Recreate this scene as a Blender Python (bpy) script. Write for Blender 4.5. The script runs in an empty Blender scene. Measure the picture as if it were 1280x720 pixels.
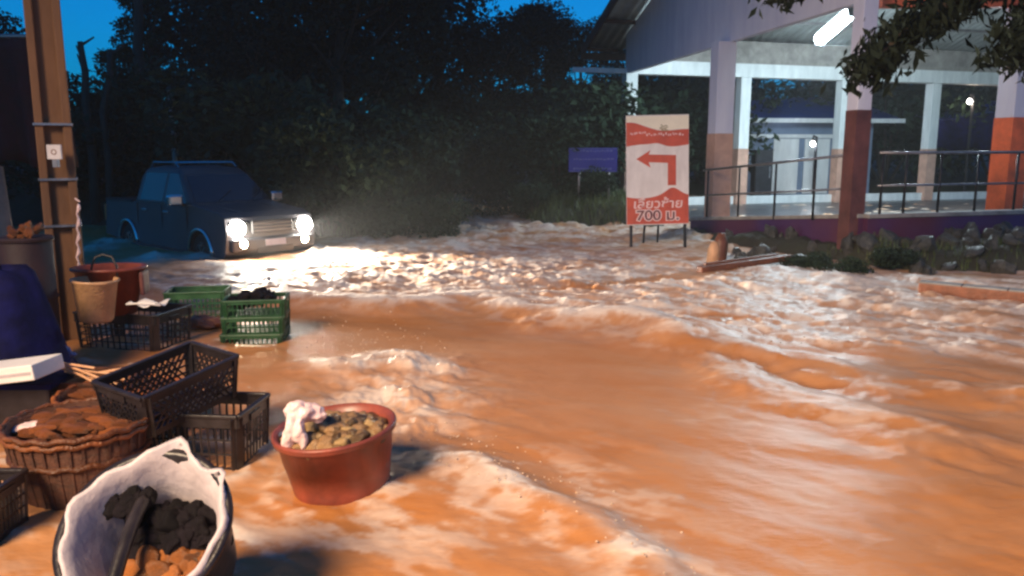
import bpy, math, random
import numpy as np
from mathutils import Vector, Matrix
R = math.radians
random.seed(7); rng = np.random.default_rng(11)
C = bpy.context.scene.collection
sc = bpy.context.scene

# ------------------------------------------------------------------ camera
PITCH = R(9.65); F = 1000.0; CAM = Vector((0, 0, 1.8))
cd = bpy.data.cameras.new('camera'); cam = bpy.data.objects.new('camera', cd); C.objects.link(cam)
cam.location = CAM; cam.rotation_euler = (R(90) - PITCH, 0, 0)
cd.sensor_width = 36; cd.lens = 36 * F / 1280; cd.clip_end = 3000; cd.clip_start = 0.05
cd.dof.use_dof = False
sc.camera = cam
# ------------------------------------------------------------------ world, sun, lamps
w = bpy.data.worlds.new('World'); sc.world = w; w.use_nodes = True
nt = w.node_tree; nt.nodes.clear()
out = nt.nodes.new('ShaderNodeOutputWorld'); bg = nt.nodes.new('ShaderNodeBackground')
sky = nt.nodes.new('ShaderNodeTexSky'); sky.sky_type = 'NISHITA'; sky.sun_disc = False
SUN_EL, SUN_ROT = R(5), R(180)
sky.sun_elevation = SUN_EL; sky.sun_rotation = SUN_ROT; sky.ozone_density = 8.0; sky.air_density = 1.0; sky.dust_density = 0.0
gam = nt.nodes.new('ShaderNodeHueSaturation'); gam.inputs['Saturation'].default_value = 1.08; gam.inputs['Hue'].default_value = 0.49
nt.links.new(sky.outputs[0], gam.inputs['Color']); nt.links.new(gam.outputs[0], bg.inputs[0])
bg.inputs[1].default_value = 0.22; nt.links.new(bg.outputs[0], out.inputs[0])
sl = bpy.data.lights.new('sun', 'SUN'); sl.energy = 0.03; sl.angle = R(12); sl.color = (0.6, 0.75, 1)
so = bpy.data.objects.new('sun', sl); C.objects.link(so); so.rotation_euler = (R(80), 0, R(160))

def lamp(name, kind, loc, power, color, radius=0.1, aim=None, **kw):
    l = bpy.data.lights.new(name, kind); l.energy = power; l.color = color
    if kind in ('POINT', 'SPOT'): l.shadow_soft_size = radius
    for k, v in kw.items(): setattr(l, k, v)
    o = bpy.data.objects.new(name, l); C.objects.link(o); o.location = loc
    if aim is not None:
        d = Vector(aim) - Vector(loc); o.rotation_euler = d.to_track_quat('-Z', 'Y').to_euler()
    return o
# the market's street lamp up behind the photographer
lamp('street_lamp_light', 'SPOT', (-6.0, -4.6, 8.0), 16000, (1.0, 0.725, 0.46), 2.4, aim=(1.2, 6.0, 0), spot_size=R(58), spot_blend=0.85)
sc.view_settings.view_transform = 'Standard'; sc.view_settings.look = 'None'
sc.view_settings.exposure = 0.0; sc.view_settings.gamma = 1.0
sc.cycles.use_denoising = True
sc.cycles.sample_clamp_indirect = 4.0
sc.cycles.filter_width = 2.6
sc.cycles.max_bounces = 6

# ------------------------------------------------------------------ helpers
def ray(px, py):
    a = (px - 640) / F; b = (360 - py) / F
    return Vector((a, math.cos(PITCH) + b * math.sin(PITCH), -math.sin(PITCH) + b * math.cos(PITCH)))
def at(px, py, Y):
    r = ray(px, py); return CAM + r * (Y / r.y)
def onz(px, py, z=0.0):
    r = ray(px, py); return CAM + r * ((z - CAM.z) / r.z)

class MB:
    def __init__(s): s.v = []; s.f = []; s.mi = []; s.cur = 0
    def add(s, vs, fs, M=None):
        n = len(s.v)
        if M is not None: vs = [M @ Vector(p) for p in vs]
        s.v += [tuple(p) for p in vs]; s.f += [tuple(i + n for i in f) for f in fs]; s.mi += [s.cur] * len(fs)
        return s
    def box(s, c, d, M=None, rot=None):
        x, y, z = d[0] / 2, d[1] / 2, d[2] / 2
        vs = [Vector((a * x, b * y, e * z)) for a in (-1, 1) for b in (-1, 1) for e in (-1, 1)]
        if rot is not None:
            Rm = Matrix.Rotation(rot, 3, 'Z') if not isinstance(rot, Matrix) else rot
            vs = [Rm @ p for p in vs]
        vs = [p + Vector(c) for p in vs]
        fs = [(0, 1, 3, 2), (4, 6, 7, 5), (0, 4, 5, 1), (2, 3, 7, 6), (0, 2, 6, 4), (1, 5, 7, 3)]
        return s.add(vs, fs, M)
    def bar(s, a, b, w, h=None, M=None):          # square bar from a to b
        h = h or w; a = Vector(a); b = Vector(b); d = (b - a)
        q = d.to_track_quat('X', 'Z').to_matrix()
        return s.box((a + b) / 2, (d.length, w, h), M, q)
    def tube(s, pts, r, n=8, M=None, cap=True):
        pts = [Vector(p) for p in pts]; rs = r if isinstance(r, (list, tuple)) else [r] * len(pts)
        vs = []; fs = []; ref = Vector((0.13, 0.31, 0.94)).normalized()
        for i, p in enumerate(pts):
            t = (pts[min(i + 1, len(pts) - 1)] - pts[max(i - 1, 0)]).normalized()
            a = t.cross(ref)
            if a.length < 0.05: a = t.cross(Vector((1, 0, 0)))
            a.normalize(); b = t.cross(a)
            for k in range(n):
                an = 2 * math.pi * k / n; vs.append(p + (a * math.cos(an) + b * math.sin(an)) * rs[i])
        for i in range(len(pts) - 1):
            for k in range(n):
                k2 = (k + 1) % n; fs.append((i * n + k, i * n + k2, (i + 1) * n + k2, (i + 1) * n + k))
        if cap: fs.append(tuple(range(n - 1, -1, -1))); fs.append(tuple((len(pts) - 1) * n + k for k in range(n)))
        return s.add(vs, fs, M)
    def lathe(s, prof, n=32, M=None, wob=0.0, sx=1.0, sy=1.0, cap=False):
        vs = []; fs = []
        for j, (r, z) in enumerate(prof):
            for k in range(n):
                an = 2 * math.pi * k / n
                rr = r * (1 + wob * math.sin(3 * an + j) + wob * .6 * math.sin(7 * an + 2 * j))
                vs.append(Vector((rr * math.cos(an) * sx, rr * math.sin(an) * sy, z)))
        for j in range(len(prof) - 1):
            for k in range(n):
                k2 = (k + 1) % n; fs.append((j * n + k, j * n + k2, (j + 1) * n + k2, (j + 1) * n + k))
        if cap: fs.append(tuple(range(n - 1, -1, -1))); fs.append(tuple((len(prof) - 1) * n + k for k in range(n)))
        return s.add(vs, fs, M)
    def prism(s, poly, y0, y1, M=None):           # polygon in xz extruded along y
        n = len(poly); vs = [(x, y0, z) for x, z in poly] + [(x, y1, z) for x, z in poly]
        fs = [tuple(range(n)), tuple(range(2 * n - 1, n - 1, -1))] + [(i, i + n, (i + 1) % n + n, (i + 1) % n) for i in range(n)]
        return s.add(vs, fs, M)
    def build(s, name, mats, parent=None, smooth=False, bevel=0, solid=0, sub=0):
        me = bpy.data.meshes.new(name); me.from_pydata(s.v, [], s.f); me.update()
        if not isinstance(mats, (list, tuple)): mats = [mats]
        for m in mats: me.materials.append(m)
        if len(mats) > 1: me.polygons.foreach_set('material_index', s.mi)
        if smooth: me.polygons.foreach_set('use_smooth', [True] * len(me.polygons))
        o = bpy.data.objects.new(name, me); C.objects.link(o)
        if parent: o.parent = parent
        if solid: m = o.modifiers.new('solidify', 'SOLIDIFY'); m.thickness = solid
        if bevel: m = o.modifiers.new('bevel', 'BEVEL'); m.width = bevel; m.segments = 4 if bevel > .04 else 2; m.limit_method = 'ANGLE'
        if sub: m = o.modifiers.new('subdivision', 'SUBSURF'); m.levels = sub; m.render_levels = sub
        return o

def tag(o, label, cat, group=None):
    o['label'] = label; o['category'] = cat
    if group: o['group'] = group
    return o
def thing(name, label, cat, loc=(0, 0, 0), rz=0, group=None, rot=None):
    o = bpy.data.objects.new(name, None); C.objects.link(o); o.location = loc
    o.rotation_euler = rot if rot is not None else (0, 0, rz); o.empty_display_size = .1
    return tag(o, label, cat, group)
def dup(src, loc=None, rot=None, scale=None, label=None):
    c = src.copy(); C.objects.link(c)
    if loc is not None: c.location = loc
    if rot is not None: c.rotation_euler = rot
    if scale is not None: c.scale = scale
    if label: c['label'] = label
    for ch in list(src.children):
        d = dup(ch); d.parent = c
    return c

def mat(name, col, rough=0.6, metal=0.0, var=0.25, scale=6.0, bump=0.15, col2=None, emit=None, estr=0, alpha=None, trans=0, ior=None, coat=0, orand=0, stretch=None, detail=5, bscale=None, spec=None):
    m = bpy.data.materials.new(name); m.use_nodes = True; nt = m.node_tree; p = nt.nodes['Principled BSDF']
    p.inputs['Roughness'].default_value = rough; p.inputs['Metallic'].default_value = metal
    if spec is not None: p.inputs['Specular IOR Level'].default_value = spec
    if ior: p.inputs['IOR'].default_value = ior
    if coat: p.inputs['Coat Weight'].default_value = coat; p.inputs['Coat Roughness'].default_value = .08
    if trans: p.inputs['Transmission Weight'].default_value = trans
    if emit: p.inputs['Emission Color'].default_value = (*emit, 1); p.inputs['Emission Strength'].default_value = estr
    tc = nt.nodes.new('ShaderNodeTexCoord'); mp = nt.nodes.new('ShaderNodeMapping'); nt.links.new(tc.outputs['Object'], mp.inputs[0])
    if stretch: mp.inputs['Scale'].default_value = stretch
    n = nt.nodes.new('ShaderNodeTexNoise'); n.inputs['Scale'].default_value = scale; n.inputs['Detail'].default_value = detail; n.inputs['Roughness'].default_value = .65
    nt.links.new(mp.outputs[0], n.inputs[0])
    rp = nt.nodes.new('ShaderNodeValToRGB'); rp.color_ramp.elements[0].position = .32; rp.color_ramp.elements[1].position = .68
    c2 = col2 or tuple(min(1, c * (1 + var)) for c in col); c1 = tuple(c * (1 - var) for c in col) if not col2 else col
    rp.color_ramp.elements[0].color = (*c1, 1); rp.color_ramp.elements[1].color = (*c2, 1)
    nt.links.new(n.outputs[0], rp.inputs[0]); nt.links.new(rp.outputs[0], p.inputs['Base Color'])
    if orand:
        oi = nt.nodes.new('ShaderNodeObjectInfo'); hr = nt.nodes.new('ShaderNodeHueSaturation'); v_ = nt.nodes.new('ShaderNodeMapRange')
        v_.inputs['To Min'].default_value = 1 - orand; v_.inputs['To Max'].default_value = 1 + orand; nt.links.new(oi.outputs['Random'], v_.inputs['Value']); nt.links.new(v_.outputs[0], hr.inputs['Value'])
        nt.links.new(rp.outputs[0], hr.inputs['Color']); nt.links.new(hr.outputs[0], p.inputs['Base Color'])
    if rough > .05 and not trans:
        mr = nt.nodes.new('ShaderNodeMapRange'); mr.inputs['To Min'].default_value = max(.03, rough - .15); mr.inputs['To Max'].default_value = min(1, rough + .15)
        nt.links.new(n.outputs[0], mr.inputs['Value']); nt.links.new(mr.outputs[0], p.inputs['Roughness'])
    if bump:
        n2 = nt.nodes.new('ShaderNodeTexNoise'); n2.inputs['Scale'].default_value = bscale or scale * 5; n2.inputs['Detail'].default_value = 4; nt.links.new(mp.outputs[0], n2.inputs[0])
        b = nt.nodes.new('ShaderNodeBump'); b.inputs['Strength'].default_value = bump; b.inputs['Distance'].default_value = .02
        nt.links.new(n2.outputs[0], b.inputs['Height']); nt.links.new(b.outputs[0], p.inputs['Normal'])
    return m

def vnoise(x, y, seed=0):
    """smooth value noise on arrays"""
    r = np.random.default_rng(seed); T = r.random((256, 256))
    xi = np.floor(x).astype(int); yi = np.floor(y).astype(int); fx = x - xi; fy = y - yi
    fx = fx * fx * fx * (fx * (fx * 6 - 15) + 10); fy = fy * fy * fy * (fy * (fy * 6 - 15) + 10)
    g = lambda a, b: T[a % 256, b % 256]
    return (g(xi, yi) * (1 - fx) + g(xi + 1, yi) * fx) * (1 - fy) + (g(xi, yi + 1) * (1 - fx) + g(xi + 1, yi + 1) * fx) * fy * 1.0
def fbm(x, y, seed=0, oct=4, gain=.5):
    s = 0; a = 1; t = 0
    for i in range(oct): s = s + a * vnoise(x, y, seed + i); t += a; a *= gain; x = x * 2.03 + 17.1; y = y * 2.03 + 5.3
    return s / t
def sstep(a, b, x): t = np.clip((x - a) / (b - a), 0, 1); return t * t * (3 - 2 * t)
def polydist(X, Y, pts):
    """distance to polyline, param along, signed side"""
    best = np.full(X.shape, 1e9); par = np.zeros(X.shape); side = np.zeros(X.shape); L = 0
    for (x0, y0), (x1, y1) in zip(pts[:-1], pts[1:]):
        dx, dy = x1 - x0, y1 - y0; l2 = dx * dx + dy * dy
        t = np.clip(((X - x0) * dx + (Y - y0) * dy) / l2, 0, 1); ex = X - x0 - t * dx; ey = Y - y0 - t * dy
        d = np.hypot(ex, ey); m = d < best
        best = np.where(m, d, best); par = np.where(m, L + t * math.sqrt(l2), par)
        side = np.where(m, np.sign(dx * ey - dy * ex), side); L += math.sqrt(l2)
    return best, par / L, side

# ------------------------------------------------------------------ materials
M = {}
M['lilac'] = mat('lilac paint', (.60, .60, .74), .7, col2=(.74, .74, .84), scale=1.2, bump=.15, stretch=(2.5, 2.5, .5))
M['white'] = mat('white paint', (.60, .64, .65), .6, col2=(.78, .82, .82), scale=1.6, bump=.15, stretch=(3, 3, .6))
M['peach'] = mat('peach dado paint', (.55, .33, .25), .6, var=.2, scale=3)
M['maroon'] = mat('maroon paint', (.13, .045, .04), .5, var=.35, scale=3)
M['orange'] = mat('orange paint', (.75, .15, .05), .5, var=.25, scale=3)
M['concrete'] = mat('concrete', (.30, .28, .26), .8, var=.3, scale=3, bump=.3)
M['roofmetal'] = mat('roof sheet', (.42, .46, .46), .45, .3, var=.25, scale=1.5, bump=.05)
M['fascia'] = mat('brown roof edge', (.06, .035, .03), .7, var=.3)
M['steel'] = mat('rail steel', (.35, .33, .34), .35, .8, var=.3)
M['darkmetal'] = mat('dark metal', (.03, .03, .035), .45, .6, var=.4)
M['black'] = mat('black plastic', (.018, .014, .016), .38, var=.4, scale=12, bump=.08)
M['green'] = mat('green plastic', (.05, .15, .06), .4, var=.35, scale=8, bump=.1)
M['darkgreen'] = mat('dark green plastic', (.018, .075, .03), .4, var=.4, scale=8, bump=.1)
M['redplastic'] = mat('brick red plastic', (.13, .035, .028), .4, col2=(.34, .075, .042), scale=4, bump=.1)
M['whiteplastic'] = mat('white sack liner', (.50, .44, .46), .5, var=.08, scale=9, bump=.5, bscale=14)
M['bag'] = mat('pink carrier bag', (.85, .62, .60), .35, var=.08, scale=9, bump=.5, bscale=20)
M['foam'] = mat('white foam board', (.8, .76, .72), .7, var=.06, bump=.2)
M['bark'] = mat('bark', (.045, .033, .025), .9, var=.4, scale=8, bump=.6, stretch=(1, 1, .25))
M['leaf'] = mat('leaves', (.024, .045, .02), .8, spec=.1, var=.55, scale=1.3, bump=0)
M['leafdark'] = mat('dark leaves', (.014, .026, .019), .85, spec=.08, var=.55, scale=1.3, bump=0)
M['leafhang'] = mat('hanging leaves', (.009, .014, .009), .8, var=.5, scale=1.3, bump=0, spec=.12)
M['leafbush'] = mat('bush leaves', (.026, .045, .027), .8, spec=.1, var=.5, scale=2.5, bump=0)
M['wood'] = mat('wet wood', (.16, .055, .025), .4, var=.4, scale=6, bump=.4, stretch=(.3, 1, 1))
M['woodpale'] = mat('cut wood', (.55, .30, .16), .6, var=.25, scale=6, bump=.3)
M['rust'] = mat('kerb stained orange', (.22, .075, .035), .5, var=.35, scale=5, bump=.5)
M['tarp'] = mat('blue tarpaulin', (.005, .006, .055), .85, var=.5, scale=5, bump=.9, bscale=7, spec=.15)
M['bluesheet'] = mat('blue sheet roof', (.015, .035, .16), .45, var=.3, scale=2, bump=.2)
M['signblue'] = mat('blue road sign', (.012, .02, .34), .4, var=.1, bump=0)
M['signwhite'] = mat('sign white', (.66, .60, .58), .5, col2=(.84, .78, .76), scale=2.2, bump=.05, stretch=(2, 2, .8))
M['signred'] = mat('sign red', (.55, .085, .045), .5, var=.18, scale=3, bump=.03)
M['signtop'] = mat('sign pale top', (.85, .78, .62), .5, var=.05, bump=.03)
M['lettershade'] = mat('letter dark', (.16, .045, .05), .5, var=.05, bump=0)
M['wicker'] = mat('brown basket weave', (.09, .03, .014), .55, var=.45, scale=14, bump=.8, stretch=(1, 1, 3))
M['rattan'] = mat('orange brown rattan', (.21, .065, .018), .45, orand=.6, var=.45, scale=10, bump=.7)
M['clam'] = mat('clam shells', (.07, .04, .02), .28, orand=.75, col2=(.36, .21, .09), scale=14, bump=.4)
M['clamlight'] = mat('pale clam shells', (.38, .25, .11), .3, var=.35, scale=14, bump=.4)
M['tuber'] = mat('brown tubers', (.26, .09, .022), .35, orand=.7, var=.45, scale=10, bump=.5)
M['shadelump'] = mat('black mussels', (.006, .004, .006), .6, spec=.15, orand=.6, var=.5, scale=12, bump=.4)
M['plaster'] = mat('house plaster', (.16, .22, .32), .7, var=.15, scale=2)
M['rock'] = mat('wet rubble', (.055, .055, .05), .35, var=.5, scale=4, bump=.6)

# ------------------------------------------------------------------ ground
def ground_height(X, Y):
    base = -0.38 + 0.06 * (fbm(X * .4, Y * .4, 3) - .5)
    rough = (fbm(X * .9, Y * .9, 5) - .5) * .5
    # left bank behind the car
    edge = 15.6 + 1.2 * (fbm(X * .35, X * 0 + 2, 8) - .5) + np.clip(-X - 4.5, 0, 30) * .55
    cl = sstep(0, 2.5, Y - edge) * sstep(0.0, 2.0, (-.105 * Y + .35) - X)
    # right bank of the channel
    edge2 = 18.3 + .35 * np.sin(X * 1.3)
    cr = sstep(0, 2.2, Y - edge2) * sstep(0, 1.2, X - (-.025 * Y + .35))
    # bank in front of the wall
    wy = np.interp(X, [3.6, 4.6, 5.9, 8.5, 14], [17.7, 14.8, 12.3, 11.6, 11.9])
    fr = sstep(-.5, .55, Y - wy) * sstep(3.2, 4.3, X) * (1 - sstep(.0, .3, Y - np.interp(X, [3.9, 5.8, 9.3, 14], [18.6, 13.3, 14.3, 15.5])))
    cr = cr * (1 - sstep(3.5, 4.0, X) * (1 - sstep(32, 34, Y)))
    back = sstep(31, 60, Y)
    h = base + (0.95 + rough) * np.maximum(cl, cr) * .9 + back * 1.8
    h = np.maximum(h, base + fr * (np.interp(X, [3.6, 5.0, 6.0], [.46, .52, .74]) + rough * .8))
    h = h + sstep(26, 34, X) * .9 + sstep(9, 15, -X) * .8
    return h
def grid_mesh(name, X, Y, Z, material, attrs=None, smooth=True):
    ny, nx = X.shape
    me = bpy.data.meshes.new(name); co = np.stack([X, Y, Z], -1).reshape(-1, 3).astype(np.float32)
    i = (np.arange(ny - 1)[:, None] * nx + np.arange(nx - 1)[None]).reshape(-1)
    q = np.stack([i, i + 1, i + nx + 1, i + nx], -1).astype(np.int32); n = len(q)
    me.vertices.add(len(co)); me.vertices.foreach_set('co', co.reshape(-1))
    me.loops.add(n * 4); me.loops.foreach_set('vertex_index', q.reshape(-1))
    me.polygons.add(n); me.polygons.foreach_set('loop_start', np.arange(n, dtype=np.int32) * 4)
    me.update(calc_edges=True)
    me.polygons.foreach_set('use_smooth', [smooth] * n)
    for k, v in (attrs or {}).items():
        a = me.attributes.new(k, 'FLOAT', 'POINT'); a.data.foreach_set('value', v.reshape(-1).astype(np.float32))
    me.materials.append(material); o = bpy.data.objects.new(name, me); C.objects.link(o); return o
gx = np.concatenate([-np.geomspace(150, 14, 30), np.linspace(-13.7, 17.7, 260), np.geomspace(18, 150, 30)])
gy = np.concatenate([np.array([-100, -60, -30, -10, -3.]), np.linspace(0, 34, 250), np.geomspace(35, 170, 30)])
GX, GY = np.meshgrid(gx, gy)
GM = mat('bank earth', (.035, .028, .02), .75, col2=(.04, .045, .022), scale=1.6, bump=.8, bscale=9)
g = grid_mesh('ground', GX, GY, ground_height(GX, GY), GM); g['kind'] = 'structure'
def gh(x, y): return float(ground_height(np.array([[x]], float), np.array([[y]], float))[0, 0])

# ------------------------------------------------------------------ water
def W(*pix): return [(p.x, p.y) for p in (onz(a, b) for a, b in pix)]
th = np.linspace(R(-58), R(58), 1150); rr = np.geomspace(1.1, 90, 820)
TH, RR = np.meshgrid(th, rr); X = RR * np.sin(TH); Y = RR * np.cos(TH)
FD = np.array([.80, -.60]); U = X * FD[0] + Y * FD[1]; V = -X * FD[1] + Y * FD[0]     # along / across the current
crest = W((-400, 385), (100, 372), (300, 372), (380, 377), (450, 383), (540, 381), (600, 373), (640, 388), (700, 402), (790, 407), (850, 425), (1000, 440), (1500, 470))
foamB = W((395, 462), (440, 462), (490, 452), (545, 466))
ridge = W((520, 545), (560, 572), (600, 590), (640, 612), (690, 636), (740, 672), (800, 712), (860, 760))
waveR = W((850, 428), (940, 476), (1010, 506), (1080, 520), (1180, 560))
waveR2 = W((760, 400), (860, 415), (960, 450), (1100, 478), (1290, 500))
dC, pC, sC = polydist(X, Y, crest); dB, pB, sB = polydist(X, Y, foamB); dR, pR, sR = polydist(X, Y, ridge)
dW, pW, sW = polydist(X, Y, waveR); dW2, pW2, sW2 = polydist(X, Y, waveR2)
# wobble the distances so that no edge is a clean line
wob = (fbm(X * 2.2, Y * 2.2, 21, 4) - .5); wobf = (fbm(X * 7, Y * 7, 22, 3) - .5)
CARC0 = (-4.1, 13.4)
far_side = np.where(sC > 0, 1.0, -1.0)
sd = dC * far_side + wob * .35                      # >0 behind the crest (upstream, rough)
rapid = sstep(-.05, .6, sd) * (1 - sstep(4.5, 7.5, sd)) * sstep(-6.5, -3.5, X)

rapid_r = .38 * sstep(1.5, 3.5, X) * sstep(7.3, 9.5, Y + .45 * wob * 4) * (1 - sstep(12.5, 14.5, Y))
rapid *= 1 - .8 * np.exp(-((X - CARC0[0]) ** 2 + (Y - CARC0[1]) ** 2) / 2.2)
rapid = np.clip(rapid * (1 - sstep(2.0, 6, X) * .5) + .6 * rapid_r, 0, 1)
chan = sstep(14.5, 17, Y) * .8 * sstep(-4.2, -2.6, X)
calm = np.exp(-((X - .3) / 2.2) ** 2 - ((Y - 6.9) / 1.7) ** 2)
h = np.zeros_like(X)
cw_ = sstep(-4.4, -3.0, X) * (1 - sstep(1.2, 2.6, X))
chopL = fbm(U * .75, V * 1.7, 31, 5, .5) - .5
chopM = fbm(U * 2.2, V * 4.4, 41, 4, .55) - .5
chopF = fbm(X * 9, Y * 9, 51, 3) - .5
h += chopL * .07 * (1 - .75 * calm) + chopM * .019 * (1 - .85 * calm)
h += rapid * (np.abs(fbm(X * 2.4 + wob, Y * 4.2, 61, 4) - .5) * .13 + chopM * .07 + chopF * .020)
h += chan * (np.abs(fbm(X * 1.6, Y * 2.2, 66, 4) - .5) * .42 + chopM * .12)
h += .065 * np.exp(-(sd / .28) ** 2) * cw_ + .05 * sstep(-.8, 0, sd) * cw_ * (1 - sstep(0, 3, sd))
h -= .02 * np.exp(-((sd + .8) / .6) ** 2)
rB = dB + wob * .5 + wobf * .1
spk = np.clip(fbm(X * 6, Y * 3, 99, 3) - .45, 0, 1)
h += .05 * np.exp(-(rB / .26) ** 2) + .16 * spk * np.exp(-(rB / .10) ** 2) * sstep(0, .15, pB)
patch = np.exp(-(((X + .85) / .55) ** 2 + ((Y - 5.6) / .95) ** 2))
h += patch * (chopM * .16 + .14 * spk)
rsd = dR * np.sign(sR) + wob * .18                   # + = far / right side of the ridge
ramp_r = sstep(0.02, .35, pR)
h += ramp_r * .045 * np.exp(-(rsd / .15) ** 2) + ramp_r * .03 * np.where(rsd < 0, np.exp(-(rsd / .9) ** 2), np.exp(-(rsd / .16) ** 2))
for d, p_, a in ((dW, pW, .06), (dW2, pW2, .075)):
    s_ = d + wob * .5; h += a * np.exp(-(s_ / .3) ** 2)
rw = sstep(.5, 2.5, X) * sstep(3.5, 5.5, Y) * (1 - sstep(11, 13, Y))
h += rw * (fbm(U * .55 + 3, V * 2.0, 71, 4) - .5) * .13
# bow wave round the car's nose and eddies round the basin and the sign legs
def ringwave(cx, cy, r0, wd, amp):
    d = np.hypot(X - cx, Y - cy); return amp * np.exp(-((d - r0 + wob * .12) / wd) ** 2)
BAS = onz(418, 612, -.02)
fo_extra = ringwave(BAS.x, BAS.y, .33, .06, 1.0) * .5
h += fo_extra * .03
CARC = Vector((-4.35, 13.95, 0))
bow = ringwave(CARC.x + .3, CARC.y - .2, 1.25, .35, 1.0) * sstep(-.5, .8, (X - CARC.x) * .73 - (Y - CARC.y) * .68)
h += bow * .05
h *= (1 - .9 * sstep(30, 60, Y))
# foam amount
n1 = fbm(U * 1.6, V * 5.2, 81, 5, .6); n2 = fbm(X * 5, Y * 7, 82, 4, .6); n3 = fbm(U * .9, V * 2.4, 83, 4)
lace = sstep(.49, .63, n1 * .55 + n2 * .45)
lace2 = sstep(.42, .60, n1 * .4 + n2 * .6)
foam = rapid * (.30 + .85 * lace2) * sstep(.25, .5, n3 + .08)
foam += np.exp(-((sd - .03) / .15) ** 2) * cw_ * (.6 + lace2 * .7)
foam += np.exp(-((sd + .12) / .30) ** 2) * .35 * lace2 * cw_
foam += np.exp(-(rB / .17) ** 2) * (.6 + .5 * lace2) + patch * (.35 + .8 * lace2) * .85
foam += ramp_r * (np.exp(-((rsd - .02) / .055) ** 2) * (.30 + .75 * lace2) + np.where(rsd < 0, np.exp(rsd / .22), 0) * .5 * lace2)
foam += ramp_r * np.where(rsd > 0, np.exp(-rsd / .45), 0) * .5 * lace * lace2
foam += np.exp(-((dW + wob * .5) / .12) ** 2) * lace2 * .55 * sstep(.05, .3, pW) * (1 - sstep(.5, .9, pW))
foam += np.exp(-((dW2 + wob * .6) / .14) ** 2) * lace * .5
foam += rw * lace * sstep(.52, .68, n3) * .3
spx = onz(1050, 348); spot = np.exp(-(((X - spx.x) / .8) ** 2 + ((Y - spx.y) / 1.0) ** 2)); foam += spot * (.55 + .5 * lace2)
foam += chan * (.35 + .7 * lace2) * sstep(.3, .5, n3 + .05)
for a_, b_, w_ in ((140, 303, .35), (190, 324, .35), (245, 322, .25), (395, 312, .3), (118, 312, .3)):
    q = onz(a_, b_); gq = np.exp(-(((X - q.x) / w_) ** 2 + ((Y - q.y) / (w_ * 1.5)) ** 2)); foam += gq * .9; h += gq * (.03 + .25 * spk)
foam += bow * .7 + fo_extra * .5 * lace2
for a_, b_, r0 in ((66, 640, .42), (60, 600, .5), (235, 592, .40), (312, 432, .38), (240, 402, .42), (150, 452, .5), (190, 720, .42), (897, 328, .2), (787, 308, .1), (858, 310, .1)):
    q = onz(a_, b_); dq = np.hypot(X - q.x, Y - q.y - r0 * .45) + wob * .18; foam += np.exp(-((dq - r0 * .8) / .07) ** 2) * lace2 * .7; h += .012 * np.exp(-((dq - r0 * .85) / .08) ** 2)
low = sstep(-1.7, -.9, X) * 0 + np.exp(-(((X + .75) / .8) ** 2 + ((Y - 3.6) / .55) ** 2)); foam += low * lace * .55
foam += (1 - calm) * lace * sstep(.55, .7, n3) * .18
foam = np.clip(foam, 0, 1)
h += foam * (n2 - .45) * .03
wm = bpy.data.materials.new('muddy flood water'); wm.use_nodes = True; nt = wm.node_tree; p = nt.nodes['Principled BSDF']
at_ = nt.nodes.new('ShaderNodeAttribute'); at_.attribute_name = 'foam'
tc = nt.nodes.new('ShaderNodeTexCoord'); mp = nt.nodes.new('ShaderNodeMapping'); mp.inputs['Rotation'].default_value = (0, 0, R(36)); mp.inputs['Scale'].default_value = (1, 2.6, 1)
nt.links.new(tc.outputs['Object'], mp.inputs[0])
nz = nt.nodes.new('ShaderNodeTexNoise'); nz.inputs['Scale'].default_value = 9; nz.inputs['Detail'].default_value = 6; nz.inputs['Roughness'].default_value = .65; nt.links.new(mp.outputs[0], nz.inputs[0])
nb = nt.nodes.new('ShaderNodeTexNoise'); nb.inputs['Scale'].default_value = .55; nb.inputs['Detail'].default_value = 9; nb.inputs['Roughness'].default_value = .68; nt.links.new(mp.outputs[0], nb.inputs[0])
mud = nt.nodes.new('ShaderNodeValToRGB'); e = mud.color_ramp.elements; e[0].position = .3; e[1].position = .7
e[0].color = (.46, .165, .030, 1); e[1].color = (.51, .26, .125, 1); nt.links.new(nb.outputs[0], mud.inputs[0])
ma = nt.nodes.new('ShaderNodeMath'); ma.operation = 'MULTIPLY_ADD'; nt.links.new(nz.outputs[0], ma.inputs[0]); ma.inputs[1].default_value = 1.1; ma.inputs[2].default_value = -.55
mb_ = nt.nodes.new('ShaderNodeMath'); mb_.operation = 'MULTIPLY'; nt.links.new(ma.outputs[0], mb_.inputs[0])
fa = nt.nodes.new('ShaderNodeMath'); fa.operation = 'ADD'; nt.links.new(at_.outputs['Fac'], fa.inputs[0])
# noise only breaks the foam up where there is some
mn = nt.nodes.new('ShaderNodeMath'); mn.operation = 'MINIMUM'; mn.inputs[1].default_value = .6; nt.links.new(at_.outputs['Fac'], mn.inputs[0])
nt.links.new(mn.outputs[0], mb_.inputs[1]); nt.links.new(mb_.outputs[0], fa.inputs[1]); fa.use_clamp = True
mx = nt.nodes.new('ShaderNodeMix'); mx.data_type = 'RGBA'; nt.links.new(fa.outputs[0], mx.inputs['Factor']); nt.links.new(mud.outputs[0], mx.inputs['A']); mx.inputs['B'].default_value = (.76, .64, .54, 1)
nt.links.new(mx.outputs['Result'], p.inputs['Base Color'])
mr = nt.nodes.new('ShaderNodeMapRange'); mr.inputs['To Min'].default_value = .42; mr.inputs['To Max'].default_value = .55; nt.links.new(fa.outputs[0], mr.inputs['Value']); nt.links.new(mr.outputs[0], p.inputs['Roughness'])
p.inputs['IOR'].default_value = 1.36
bp = nt.nodes.new('ShaderNodeBump'); bp.inputs['Strength'].default_value = .22; bp.inputs['Distance'].default_value = .03
nt.links.new(nz.outputs[0], bp.inputs['Height']); nt.links.new(bp.outputs[0], p.inputs['Normal'])
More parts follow.
